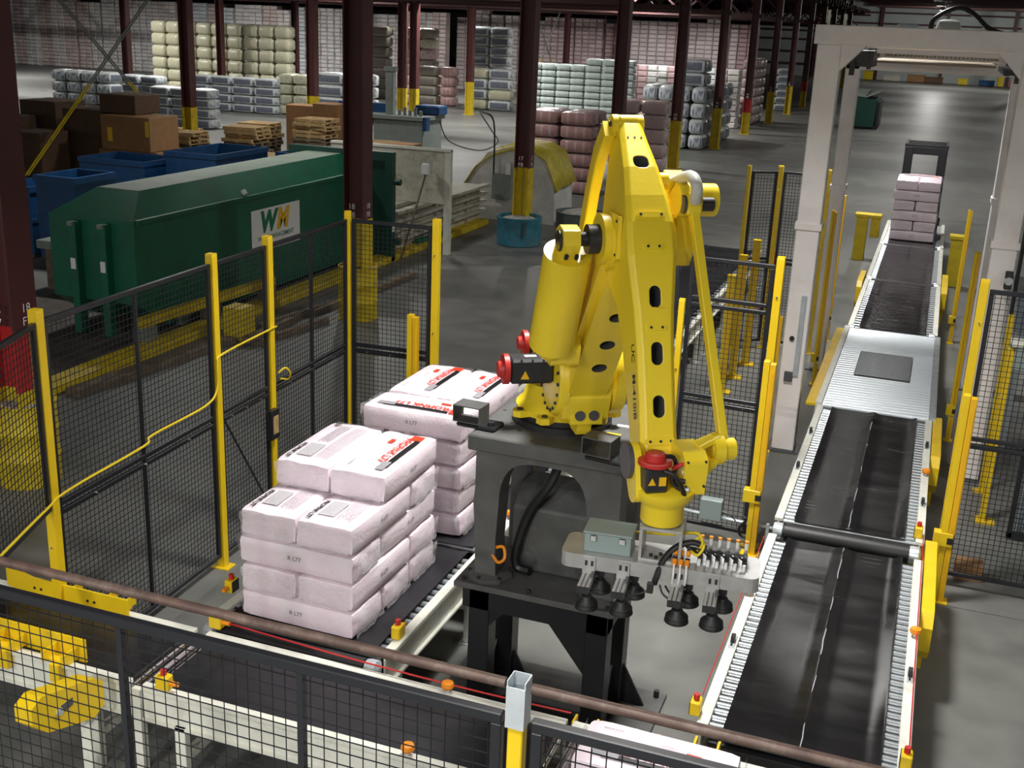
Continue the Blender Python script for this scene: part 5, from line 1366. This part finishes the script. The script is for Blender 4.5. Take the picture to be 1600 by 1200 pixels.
# forklift behind the far stack
t = thing('forklift', 'black forklift with overhead guard behind the far wrapped stack', 'forklift', (-.30, 30.6, 0))
for x in (-.5, .28): MB().box(x, x+.2, -.7, -.55, .1, 2.45, .01).build('mast_rail', 'motor_black', t)
for x in (-.5, .42):
    for y in (-.3, 1.1): MB().box(x, x+.07, y, y+.07, .9, 2.42).build('guard_post', 'motor_black', t)
for k in range(7): MB().box(-.52, .5, -.3+k*.22, -.24+k*.22, 2.42, 2.47).build('guard_bar', 'motor_black', t)
for x in (-.52, .44): MB().box(x, x+.06, -.35, 1.2, 2.40, 2.49).build('guard_rail', 'motor_black', t)
MB().box(-.52, .5, -.4, 1.5, .25, .95, .05).build('chassis', 'steel_dark', t); MB().box(-.5, .48, 1.1, 1.7, .3, 1.2, .08).build('counterweight', 'motor_black', t)
MB().box(-.45, .43, -.58, -.52, 1.0, 1.08).build('mast_tie', 'motor_black', t); MB().box(-.45, .43, -.68, -.58, 2.28, 2.45).build('mast_tie', 'motor_black', t)
MB().box(-.25, .25, .3, .8, .95, 1.15, .04).build('seat', 'motor_black', t)
for x in (-.56, .42):
    for y in (-.2, 1.2): MB().lathe([(.10, 0), (.25, .0), (.27, .03), (.27, .10), (.25, .13), (.1, .13)], (x, y, .27), 18, 'x').build('wheel', 'black_rubber', t)
for x in (-.3, .15): MB().box(x, x+.12, -1.8, -.7, .08, .12).build('fork', 'steel_dark', t)
# green dumpster far down the aisle
t = thing('waste_dumpster', 'dark green dumpster with open lids far down the aisle', 'dumpster', (-4.9, 67.5, 0))
MB().prism([(0, .15), (1.25, .15), (1.3, 1.6), (-.05, 1.75)], 0, 3.8, 'y').build('body', 'dark_green', t)
o = slab(Vector((-.1, 0, 1.78)), Vector((.65, 0, 1.72)), Vector((.65, 3.8, 1.95)), Vector((-.1, 3.8, 1.95)), .06); o.build('lid', 'green_roof', t)
o = slab(Vector((.7, 0, 1.70)), Vector((1.35, 0, 2.0)), Vector((1.35, 3.8, 2.0)), Vector((.7, 3.8, 1.75)), .06); o.build('lid', 'green_roof', t)
MB().box(1.28, 1.45, .3, 3.4, .1, 1.5, .03).build('side_frame', 'motor_black', t); MB().box(-.1, 1.4, .2, .4, 0, .15).build('skid', 'motor_black', t); MB().box(-.1, 1.4, 3.3, 3.5, 0, .15).build('skid', 'motor_black', t)

# things along the far wall
rng = random.Random(11)
for k, (x, w_, h, m_, l, c_) in enumerate(((-9.4, 1.0, 1.3, 'paint_yellow', 'small yellow cabinet by the far wall, left', 'cabinet'), (-7.2, 1.8, .9, 'machine_beige', 'pale crate by the far wall', 'crate'), (-4.6, 1.9, 1.1, 'cardboard', 'brown crate by the far wall', 'crate'), (-2.8, 2.0, .9, 'cardboard_dark', 'dark low crate at the far wall under the portal beam', 'crate'),
        (.8, 1.0, .9, 'paint_yellow', 'tiny yellow box in the middle of the far wall', 'box'), (3.0, 1.6, .8, 'blue_paint', 'blue crate by the far wall', 'crate'), (4.9, .6, 1.4, 'paint_yellow', 'yellow barrier by the far wall', 'barrier'), (6.2, 2.0, .9, 'cone_red', 'red low crate right by the far wall', 'crate'), (8.6, 3.0, 1.2, 'cardboard_dark', 'dark carton pile by the far wall at right', 'carton'), (11.9, 1.4, 1.2, 'blue_paint', 'blue bin right by the far wall', 'bin'))):
    t = thing('wall_storage_' + c_, l, c_, (x, 141, 0)); h *= .75; MB().box(0, w_, 0, 1, .1, h, .03).build('body', m_, t); MB().box(-.03, w_+.03, -.03, 1.03, h, h+.08).build('lid', m_, t); MB().box(.1, w_-.1, .1, .9, 0, .1).build('skid', 'old_wood', t)
t = thing('signal_light', 'small green signal lamp on a distant column', 'signal', (-9.75, 118.5, 3.25)); MB().box(-.2, .2, 0, .2, -.4, .4).build('body', 'motor_black', t); MB().cyl((0, 0, 0), (0, -.05, 0), .13, n=12).build('lens', 'green_signal', t)
MB().box(-.03, .03, 0.02, .1, -3.25, -.4).build('pole', 'motor_black', t)

# ================================================================== container bay on the left
mat('dirty_floor', (0.085, 0.072, 0.058), 0.8, var=0.35, vscale=2.5, dirt=(0.04, 0.035, 0.03), dscale=3, damt=0.7)
struct(MB().box(-14.5, -10.95, 11.2, 22.0, 0, .004).build('floor_pit', 'dirty_floor'))
k_ = struct(MB().box(-10.95, -10.55, 11.2, 27.2, 0, .13, .01).build('trim_curb', 'paint_yellow'))
t = thing('roll_off_container', 'long green roll-off container with a hipped roof and white logo sign', 'container', (0,0,0))
y0, y1 = 14.25, 21.6; xs, xb = -11.3, -12.9; xr, xq = -11.75, -12.55; zs, zr = 1.85, 2.2
m = MB()
m.add([(xs, y0, .55), (xs, y0+.7, .12), (xs, y1, .12), (xs, y1, zs), (xs, y0, zs), (xb, y0, .55), (xb, y0+.7, .12), (xb, y1, .12), (xb, y1, zs), (xb, y0, zs)],
      [(0,1,2,3,4), (5,9,8,7,6), (0,4,9,5), (0,5,6,1), (1,6,7,2), (2,7,8,3)])
m.build('hull', 'green_paint', t)
m = MB(); m.add([(xs, y0, zs), (xs, y1, zs), (xr, y1, zr), (xr, y0+.75, zr), (xb, y0, zs), (xb, y1, zs), (xq, y1, zr), (xq, y0+.75, zr)], [(0,1,2,3), (4,7,6,5), (0,3,7,4), (1,5,6,2)])
m.build('roof_slope', 'green_paint', t)
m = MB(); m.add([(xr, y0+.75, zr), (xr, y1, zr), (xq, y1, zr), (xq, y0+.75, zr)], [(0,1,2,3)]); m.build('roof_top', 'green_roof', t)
for x in (-11.72, -12.28):
    p_ = MB().box(x-.13, x+.0, y0-.16, y0+.01, .02, zs-.06, .01).build('front_rail', 'green_paint', t)
    MB().box(x-.11, x-.02, y0-.17, y0-.158, 1.05, 1.22).build('notice', 'ink_white', p_); MB().box(x-.11, x-.02, y0-.20, y0-.16, zs-.12, zs-.06).build('hook_plate', 'green_roof', p_)
    MB().lathe([(.05, 0), (.10, 0), (.10, .1), (.05, .1)], (x-.12, y0+.05, .10), 12, 'x').build('wheel', 'steel_dark', p_)
MB().box(xs-.02, xs+.05, y0+.05, y1, zs-.05, zs+.02).build('top_rail', 'green_paint', t); MB().box(xs, xs+.06, y0+.7, y1, .10, .22).build('bottom_rail', 'green_paint', t)
MB().box(xs, xs+.12, y0+.9, y0+1.12, .05, .28).build('side_lug', 'green_roof', t)
# end frame towards the compactor
e_ = MB(); e_.box(-11.40, -10.55, y1, y1+.16, 2.12, 2.30); e_.box(-13.0, -11.4, y1, y1+.16, 2.12, 2.30); e_.box(-10.72, -10.55, y1, y1+.16, .02, 2.12); e_.box(-13.0, -12.83, y1, y1+.16, .02, 2.12); e_.build('end_frame', 'dark_green', t)
MB().box(-12.83, -10.72, y1+.06, y1+.12, .05, 2.12).build('end_panel', 'dark_green', t)
for z in (.45, 1.7): MB().cyl((-10.5, y1+.05, z), (-10.38, y1+.05, z), .07, n=12).build('hinge', 'dark_green', t)
MB().box(-10.56, -10.545, y1+.01, y1+.12, .65, .85).build('notice', 'ink_white', t)
# logo sign on the side
sy0, sy1, sz0, sz1 = 17.45, 19.1, .82, 1.58
sg = MB().box(xs+.004, xs+.02, sy0, sy1, sz0, sz1, .004).build('logo_sign', 'ink_white', t)
def on_side(txt, size, m_, y, z, **k): return text_obj('sign_lettering', txt, size, m_, frame((xs+.0215, y, z), (0,1,0), (0,0,1)), sg, **k)
on_side('W', .50, 'ink_green', sy0+.52, sz0+.50, bold=.03, shear=.2); on_side('M', .50, 'ink_yellow', sy0+1.02, sz0+.50, bold=.03, shear=.2)
on_side('WASTE MANAGEMENT', .12, 'ink_green', sy0+.80, sz0+.22, bold=.002); on_side('for service call', .085, 'ink_green', sy0+.80, sz0+.10)
MB().cyl((xs, 17.3, 1.9), (xs-.05, 17.3, 1.97), .05, n=10).build('vent_cap', 'ink_white', t)
# guide timbers, planks and debris on the floor by the container
for k, (a, b, w_, h, m_, l) in enumerate((((-10.95, 13.75), (-10.80, 17.3), .14, .30, 'paint_yellow', 'yellow guide timber on blocks beside the green container'),)):
    t = thing('guide_timber', l, 'timber', (0,0,0)); MB().bar((a[0], a[1], .42), (b[0], b[1], .42), w_, .14).build('beam', m_, t)
    for q in (.05, .5, .95):
        x = a[0]+(b[0]-a[0])*q; y = a[1]+(b[1]-a[1])*q; MB().box(x-.12, x+.12, y-.14, y+.14, .13, .35, .01).build('block', 'machine_grey' if q < .1 else 'old_wood', t)
for k, (a, b, w_, h, l) in enumerate((((-10.35, 11.6), (-10.05, 14.8), .26, .10, 'weathered plank on the floor in front of the yellow curb'), ((-9.75, 16.9), (-9.55, 20.6), .12, .10, 'long grey timber on the floor right of the yellow drum'), ((-10.0, 15.6), (-9.8, 17.2), .10, .12, 'dark timber rail left of the yellow drum'), ((-9.5, 15.3), (-9.3, 16.6), .10, .10, 'short dark timber in front of the yellow drum'))):
    o = MB().bar((a[0], a[1], h/2), (b[0], b[1], h/2), w_, h).build('timber_plank', 'old_wood', bevel=.008); tag(o, l, 'plank')
t = thing('timber_skid', 'rusty yellow post stump with dark skid frame left of the drum', 'skid', (-10.05, 15.1, 0))
MB().box(-.18, .18, -.18, .18, 0, .52, .01).build('stump', 'paint_yellow', t); MB().box(.2, .3, -.2, 1.2, 0, .1).build('skid', 'old_wood', t); MB().box(.2, .75, -.25, -.15, 0, .1).build('skid', 'old_wood', t)
# beige baler
t = thing('waste_baler', 'rust-streaked beige compactor body with ribbed side beyond the green container', 'compactor', (0,0,0))
MB().box(-12.6, -10.85, 22.1, 27.3, .05, .98, .01).build('body', 'machine_beige', t)
for z, xx in ((.30, -10.72), (.52, -10.74), (.72, -10.70), (.92, -10.66)): MB().box(-10.86, xx, 22.1, 27.5, z, z+.07, .005).build('rib', 'machine_beige', t)
for y in (22.9, 24.4, 26.3): MB().box(-10.86, -10.78, y, y+.07, .05, .98).build('stiffener', 'machine_beige', t)
m = MB(); m.add([(-12.6, 22.1, .98), (-10.9, 22.1, .98), (-10.9, 22.1, 1.1), (-12.6, 22.1, 1.1), (-12.6, 24.9, 1.02), (-10.9, 24.9, 1.02)], [(0,1,2,3), (3,2,5,4), (0,3,4), (1,5,2), (0,4,5,1)]); m.build('chute_floor', 'machine_beige', t)
t2 = thing('loading_hood', 'mottled off-white sheet hood with a pale upright post above the compactor', 'hood', (0,0,0))
MB().box(-12.7, -9.95, 22.9, 23.0, 1.11, 2.25, .01).build('sheet', 'machine_beige', t2); MB().box(-9.95, -9.80, 22.9, 23.02, .0, 2.28, .01).build('post', 'conveyor_white', t2); MB().box(-12.7, -9.8, 22.88, 23.02, 2.25, 2.30).build('top_edge', 'conveyor_white', t2)
t3 = thing('push_broom', 'thin stick with a white head leaning against the hood', 'broom', (0,0,0))
MB().bar((-10.5, 21.95, .02), (-10.28, 22.8, 1.95), .03, .03).build('handle', 'old_wood', t3); MB().box(-10.38, -10.2, 22.65, 22.75, 1.75, 2.0, .02).build('head', 'white_plastic', t3)
o = MB().bar((-10.72, 23.2, .18), (-10.60, 24.7, .18), .10, .10).build('green_angle_iron', 'ink_green'); tag(o, 'short dark green bar lying on the curb beside the compactor', 'bar')
# blue drum and dark drum at column 17
t = thing('cut_drum', 'cut down blue steel drum filled with rubble around the column foot', 'drum', (ROW1[2][0]+.10, ROW1[2][1]-.45, 0))
MB().lathe([(.50, 0), (.52, .02), (.52, .60), (.535, .62), (.535, .66), (.50, .66), (.49, .55)], n=30).build('shell', 'blue_drum', t); MB().lathe([(.49, .55), (.35, .62), (.15, .60), (.001, .62)], n=18).build('fill', 'debris', t); MB().box(.28, .34, -.53, -.49, .30, .60).build('drip_stain', 'steel_dark', t)
t = thing('cut_drum', 'dark grey cut drum of rubble behind the blue drum', 'drum', (ROW1[2][0]+1.15, ROW1[2][1]+1.0, 0))
MB().lathe([(.58, 0), (.60, .02), (.60, .62), (.62, .66), (.58, .66), (.57, .55)], n=30).build('shell', 'grey_drum', t); MB().lathe([(.57, .55), (.4, .66), (.15, .72), (.001, .74)], n=18).build('fill', 'debris', t)
# wrapped machine with yellow sheet
t = thing('wrapped_machine', 'machine wrapped in dull plastic with a yellow sheet over its top', 'machine', (-10.4, 28.6, 0))
m = MB(); m.prism([(-1.25, 0), (1.35, 0), (1.3, 1.1), (1.0, 1.75), (.1, 1.9), (-.55, 1.72), (-1.15, .9)], -.6, .9, 'y'); m.build('wrap', 'plastic_wrap', t, bevel=.12)
vs = []; pr_ = [(-1.2, .95), (-.85, 1.45), (-.45, 1.80), (.1, 1.98), (.7, 1.93), (1.08, 1.78), (1.3, 1.3), (1.42, .95)]
m = MB()
for i, (x, z) in enumerate(pr_):
    for j in range(5):
        y = -.70+.42*j; vs.append((x, y, z+.03*math.sin(i*2+j*1.7)-(.12 if j == 0 else 0)))
m.add(vs, [(i*5+j, i*5+j+1, i*5+6+j, i*5+5+j) for i in range(len(pr_)-1) for j in range(4)], True); o = m.build('yellow_sheet', 'tarp_yellow', t); sd = o.modifiers.new('s', 'SOLIDIFY'); sd.thickness = .03
MB().box(-.35, .1, -.75, -.62, .55, 1.2, .01).build('control_box', 'machine_grey', t); MB().box(.0, .12, -.70, -.62, 1.2, 1.5).build('white_rag', 'white_plastic', t)
tag(MB().tube([(-17.6, 40, 1.3), (-17.2, 40, .6), (-16.0, 40, .35), (-14.5, 38, .9), (-13.2, 34, 1.7), (-12.0, 30, 2.55), (-11.2, 28.2, 2.7), (-10.75, 27.85, 2.5), (-10.7, 27.82, 1.2)], .022, 6).build('power_cord', 'cable_black'), 'black power cord swagged across from the grey machine to the wrapped machine', 'cord')
t = thing('grey_machine', 'grey cabinet machine with blue side troughs and a tall green-grey post', 'machine', (-20.7, 40, 0))
MB().box(.35, 2.4, 0, 1.8, .05, 1.25, .03).build('cabinet', 'machine_grey', t); MB().box(-.2, 2.5, -.1, 1.9, 1.25, 1.4, .01).build('table', 'machine_grey', t); MB().box(.75, 1.05, .2, .5, 1.4, 3.1, .02).build('post', 'machine_grey', t); MB().box(.7, 1.1, .15, .55, 3.0, 3.15).build('post_head', 'machine_grey', t)
MB().box(-1.6, .6, .8, 1.0, 1.0, 1.75, .02).build('blue_trough', 'blue_paint', t); MB().box(1.6, 2.6, 1.0, 1.9, 1.4, 1.75, .05).build('blue_trough', 'blue_paint', t); MB().box(2.45, 2.6, -.1, .2, .9, 1.4).build('blue_bracket', 'blue_paint', t)
for k in range(5): MB().cyl((1.3+k*.22, .3, 1.4), (1.3+k*.22, .3, 1.6+.1*(k % 2)), .07, n=10).build('fitting', 'machine_grey', t)
for x in (-1.5, .0, .45): MB().box(x, x+.1, .1, .3, 0, 1.25).build('leg', 'machine_grey', t)
# blue bins, cartons and pallets at far left
def bin_(x, y, w_, d_, h, l, slant=.0, cat='bin'):
    t = thing('steel_bin', l, cat, (x, y, 0)); m = MB()
    m.box(0, w_, 0, .05, .1, h); m.box(0, .05, .05, d_, .1, h); m.box(w_-.05, w_, .05, d_, .1, h); m.box(.05, w_-.05, d_-.05, d_, .1, h); m.box(.05, w_-.05, .05, d_-.05, .1, .16); m.build('shell', 'blue_paint', t)
    MB().box(-.03, w_+.03, -.03, .0, h-.12, h).build('rim', 'blue_paint', t); MB().box(w_, w_+.03, 0, d_, h-.12, h).build('rim', 'blue_paint', t)
    MB().box(-.03, w_+.03, -.02, .0, h*.5, h*.5+.08).build('rib', 'blue_paint', t); MB().box(w_, w_+.02, 0, d_, h*.5, h*.5+.08).build('rib', 'blue_paint', t)
    MB().box(.05, w_-.05, .05, d_-.05, h-.35, h-.3).build('contents', 'motor_black', t)
    for xx in (.1, w_-.2): MB().box(xx, xx+.1, .1, d_-.1, 0, .1).build('skid', 'steel_dark', t)
bin_(-16.55, 18.0, .95, 1.2, 1.75, 'dark blue steel bin behind the left end of the green container')
bin_(-17.8, 18.2, .9, 1.2, 1.45, 'blue steel bin at the far left edge beside the first column')
bin_(-20.6, 24.0, 2.0, 1.5, 1.25, 'wide blue hopper bin with dark opening below the cartons')
bin_(-18.4, 24.6, 1.5, 2.4, 1.5, 'long blue steel bin right of the wide hopper')
bin_(-16.8, 27.3, 1.4, 1.2, 1.35, 'small bright blue bin with white notice beside the pallets')
t = thing('crate_slab', 'grey sheet metal tray on blocks at far left under the blue bins', 'tray', (-15.0, 16.2, 0)); MB().box(0, 1.3, 0, .9, .75, .9, .01).build('tray', 'machine_grey', t); MB().box(.1, 1.2, .1, .8, 0, .75).build('stack', 'old_wood', t)
def carton(x, y, z, w_, d_, h, l, m_='cardboard', mark=False):
    t = thing('large_carton', l, 'carton', (x, y, z)); MB().box(0, w_, 0, d_, 0, h, .02).build('body', m_, t); MB().box(0, w_, d_/2-.03, d_/2+.03, h, h+.004).build('tape', 'pallet_wood', t)
    if mark:
        MB().box(.25, .42, -.006, 0, h*.25, h*.65).build('yellow_label', 'ink_yellow', t); MB().box(w_-.15, w_-.03, -.006, 0, h*.45, h*.9).build('yellow_label', 'ink_yellow', t)
carton(-23.7, 28.5, 0, 2.1, 1.6, .85, 'large brown carton at the bottom of the carton pile', 'cardboard')
carton(-23.5, 28.4, .85, 1.75, 1.4, 1.0, 'brown carton with two yellow labels on the pile', 'cardboard', True)
carton(-23.9, 28.9, 1.86, 1.3, 1.2, .55, 'small brown carton on top of the pile', 'cardboard_dark')
carton(-25.4, 29.0, 0, 1.5, 1.4, 1.9, 'dark upright carton left of the pile', 'cardboard_dark')
carton(-25.9, 27.2, 0, 1.2, 1.2, 1.3, 'dark carton in front of the left pile', 'cardboard_dark')
carton(-27.9, 27.6, 0, 1.3, 1.6, 1.6, 'tall dark carton at the far left edge', 'cardboard_dark')
carton(-27.5, 29.5, 0, 1.4, 1.4, 2.0, 'dark carton behind the left column', 'cardboard_dark')
def pallet(x, y, z, l, rz=0, m_='pallet_wood'):
    t = thing('wood_pallet', l, 'pallet', (x, y, z), rz)
    for k in range(6): MB().box(-.6, .6, -.5+k*.18, -.4+k*.18, .10, .125).build('deck_board', m_, t)
    for yy in (-.5, -.05, .4): MB().box(-.6, .6, yy, yy+.1, .025, .10).build('stringer', m_, t)
    for k in range(3): MB().box(-.6+k*.55, -.5+k*.55, -.5, .5, 0, .025).build('base_board', m_, t)
for (x, y, n_, l) in ((-23.8, 33.0, 8, 'pallet stack below the brace rods'), (-21.8, 33.6, 10, 'pallet stack beside the dark column'), (-19.8, 32.0, 5, 'low pallet stack behind the container'), (-20.2, 35.4, 12, 'tall pallet stack right of the column'), (-18.6, 36.8, 6, 'low pallet stack near the tall yellow column'), (-23.0, 36.3, 9, 'pallet stack under the cream bales'), (-25.2, 34.6, 7, 'pallet stack right of the cartons'), (-21.0, 38.9, 8, 'rear pallet stack left of the machine')):
    for k in range(n_):
        od = ['bottom', 'second', 'third', 'fourth', 'fifth', 'sixth', 'seventh', 'eighth', 'ninth', 'tenth', 'eleventh', 'twelfth'][k]
        pallet(x+random.uniform(-.08, .08), y+random.uniform(-.08, .08), k*.127, 'wooden pallet, %s from the floor in the %s' % (od, l), random.uniform(-.12, .12), 'pallet_wood' if k > n_*.5 else 'old_wood')
for k, (x, y, z, w_, h, l) in enumerate(((-21.2, 36.9, 0, 1.0, 1.9, 'brown carton scrap behind the pallets'), (-22.6, 37.4, 0, 1.2, 1.75, 'flattened brown cartons by the dark column'), (-17.4, 35.2, 0, .9, .9, 'brown carton beside the tall yellow column'))):
    carton(x, y, z, w_, .8, h, l)

# ================================================================== bale stacks
BALE = {}
def bale_mesh(kind, L, W, Hh, seed):
    k = (kind, L, W, Hh, seed)
    if k not in BALE:
        me = bag_mesh(seed, L, W, Hh, 6, 5, 4, min(W, Hh)*.30, .03*Hh, .03*Hh); me.name = 'bale'; me.materials.append(M['bale_'+kind]); BALE[k] = me
    return BALE[k]
ORD = ['first', 'second', 'third', 'fourth', 'fifth', 'sixth', 'seventh', 'eighth', 'ninth', 'tenth', 'eleventh', 'twelfth']
def bales(kind, L, W, Hh, x0, y0, nx, ny, nz, along, nm, what, z0=0, gap=.05, colors=None, keep=None, jit=.018):
    """along 'x': long side faces the aisle; 'y': ends face the aisle"""
    dx, dy = (L, W) if along == 'x' else (W, L)
    for k in range(nz):
        for i in range(nx):
            for j in range(ny):
                if keep and not keep(i, j, k): continue
                kd = colors[(i+k*2+j) % len(colors)] if colors else kind
                o = bpy.data.objects.new('wrapped_bale', bale_mesh(kd, L, W, Hh*.95, (i+k+j) % 3)); C.objects.link(o)
                o.location = (x0+(i+.5)*(dx+gap)+random.uniform(-jit, jit), y0+(j+.5)*(dy+gap)+random.uniform(-jit, jit), z0+(k+.5)*Hh)
                o.rotation_euler = (0, 0, (0 if along == 'x' else PI/2)+random.uniform(-.02, .02))
                lb = '%s, %s up, %s from left' % (what, ORD[k], ORD[i])
                if ny > 1: lb += ', %s row back' % ORD[j]
                tag(o, lb, 'bale', nm)
front = lambda i, j, k: j == 0
# pink stack behind the robot top
bales('pink', 1.06, .75, .41, -12.0, 33.6, 2, 2, 6, 'x', 'pink bale stack behind the robot', 'pink bale in the double stack')
bales('pale_pink', 1.0, .62, .5, -11.2, 40.5, 2, 1, 5, 'x', 'pale pink bales right of the pink stack', 'pale pink bale half hidden by the red-banded column')
# blue printed stack, ends to the aisle
bales('blue', 1.3, .66, .65, -12.36, 49.4, 4, 5, 4, 'y', 'blue printed white bales', 'white blue-printed bale right of robot', keep=lambda i, j, k: j < 2 or i == 3)
bales('blue', 1.25, .8, .55, -11.1, 50.2, 1, 2, 2, 'x', 'dark labelled bales on the blue printed stack', 'dark-labelled bale topping the blue-printed stack', z0=2.6)
bales('pale_pink', 1.2, .8, .5, -10.75, 65.0, 1, 3, 7, 'y', 'pale pink bales by the portal', 'pale pink bale left of the portal')
bales('blue', 1.0, .7, .45, -10.7, 78.5, 1, 1, 6, 'x', 'far white bales by the portal', 'far white bale showing between the two columns by the portal')
# mint blocks
for b_, (x0, w_) in enumerate(((-19.2, .72), (-17.75, .72), (-16.3, .80))):
    bales('mint', w_, .7, .31, x0, 54, 2 if b_ < 2 else 3, 1, 10 if b_ < 2 else 11, 'x', 'mint white bag blocks', ['mint white bag in the left mint block', 'mint white bag in the middle mint block', 'mint white bag in the right mint block'][b_], gap=-.01, jit=.012)
# stacks in the left background
bales('yellow', 1.02, .9, .69, -45.6, 60, 9, 1, 6, 'x', 'cream yellow bales', 'cream bale in the high wall at upper left')
bales('blue', 1.25, .85, .43, -36.6, 51, 4, 1, 4, 'x', 'dark labelled bales below the cream wall', 'dark-labelled bale below the cream wall')
bales('yellow', 1.2, .8, .5, -31.6, 51.5, 2, 1, 4, 'y', 'cream bales beside the tall yellow column', 'cream bale left of the tall yellow column')
bales('blue', 1.5, .85, .57, -28.6, 50, 2, 1, 4, 'x', 'blue labelled bales behind the grey machine', 'blue-labelled long bale behind the grey machine')
bales('olive', 1.35, .9, .62, -34.0, 66, 1, 1, 7, 'x', 'olive bale tower', 'olive bale in the lone tower behind the first brown column', colors=['olive', 'pale_pink'])
bales('pale_pink', 1.2, .9, .62, -31.6, 66.2, 2, 1, 7, 'y', 'mixed bales behind the twin columns', 'mixed bale behind the twin columns', colors=['pale_pink', 'olive', 'yellow'])
bales('pale_pink', 1.3, .9, .56, -30.9, 63.5, 2, 1, 4, 'x', 'dusty pink long bales', 'dusty pink long bale left of the pink tower', colors=['pale_pink', 'olive'])
bales('pink', .95, .8, .56, -28.1, 63.6, 1, 1, 4, 'x', 'pink tower bales', 'pink bale in the short tower right of the twin columns')
bales('blue', 1.4, .85, .58, -26.2, 62.8, 2, 1, 4, 'x', 'blue and cream bales by the clear column', 'blue and cream bale right of the clear-standing column', colors=['yellow', 'blue', 'blue'])
bales('blue', 1.3, .85, .57, -28.1, 68, 2, 1, 8, 'x', 'tall labelled bales', 'dark-labelled bale in the tall tower behind the clear column')
bales('blue', .95, .8, .40, -35.0, 43.8, 2, 1, 5, 'x', 'blue bag stack behind the cartons', 'blue bag in the stack right of the brace rods')
bales('blue', 1.0, .85, .42, -32.6, 42.6, 3, 1, 4, 'x', 'grey blue bales behind the pallets', 'grey-blue bale behind the wooden pallets')
bales('blue', .95, .8, .50, -39.3, 44.2, 4, 1, 4, 'y', 'pale blue bales behind the cartons', 'pale blue bale behind the brown cartons')
# far walls of bags: past the countable few hundred, one object each
def far_wall(name, label, x0, x1, y, zt, rowh, cols, seed, colw=1.15):
    rng = random.Random(seed); vs = []; fs = []; cl = []
    x = x0
    while x < x1:
        w_ = colw*rng.uniform(.85, 1.15); c0 = rng.choice(cols); h = zt*rng.uniform(.93, 1.0); z = 0; yy = y+rng.uniform(-.25, .25)
        while z < h:
            n_ = 2
            for q in range(n_):
                a = x+w_*q/n_+.02; b = x+w_*(q+1)/n_-.02; jy = rng.uniform(-.06, .06); fv = rng.uniform(.86, 1.1); c = [min(1, v*fv) for v in c0]
                o = len(vs); e = .06
                vs += [(a, yy+.8, z), (b, yy+.8, z), (b, yy+.8, z+rowh), (a, yy+.8, z+rowh), (a, yy+e+jy, z+.01), (b, yy+e+jy, z+.01), (b, yy+e+jy, z+rowh-.01), (a, yy+e+jy, z+rowh-.01),
                       (a+e, yy+jy, z+e), (b-e, yy+jy, z+e), (b-e, yy+jy, z+rowh-e), (a+e, yy+jy, z+rowh-e)]
                f = [(8,9,10,11), (4,5,9,8), (5,6,10,9), (6,7,11,10), (7,4,8,11), (0,1,5,4), (1,2,6,5), (2,3,7,6), (3,0,4,7)]
                fs += [tuple(i+o for i in t_) for t_ in f]; cl += [c]*len(f)
            z += rowh
        x += w_ + rng.choice((0.0, 0.0, .02, .12))
    me = bpy.data.meshes.new(name); me.from_pydata(vs, [], fs); me.materials.append(M['far_bags'])
    at = me.color_attributes.new('Col', 'FLOAT_COLOR', 'CORNER'); dat = []
    for p, c in zip(me.polygons, cl):
        for _ in range(p.loop_total): dat += [*c, 1]
    at.data.foreach_set('color', dat); me.update()
    o = link(name, me); tag(o, label, 'bags', kind='stuff'); return o
PKc = [(.72, .63, .63), (.70, .56, .57), (.74, .69, .68), (.60, .42, .43)]; WHc = [(.70, .68, .67), (.72, .67, .65), (.62, .52, .50), (.62, .65, .68), (.70, .68, .68)]
far_wall('bag_wall', 'distant high wall of pale stacked bags across the left background', -75, -34, 77, 5.3, .28, WHc, 1)
far_wall('bag_wall', 'distant high wall of pink and white stacked bags in the middle background', -34, -21.5, 80, 5.35, .28, PKc, 2)
far_wall('bag_wall', 'distant high wall of rosy stacked bags behind the mint blocks', -21.5, -12.6, 78, 5.45, .28, PKc, 3)
far_wall('bag_wall', 'distant pale bag block rising behind the blue-printed bales', -18.5, -10.4, 62, 2.9, .30, PKc+WHc, 4)
far_wall('bag_wall', 'tall pale bag block at the left edge behind the first column', -62, -50, 50, 4.9, .30, [(.40, .46, .55), (.5, .52, .56)], 5)
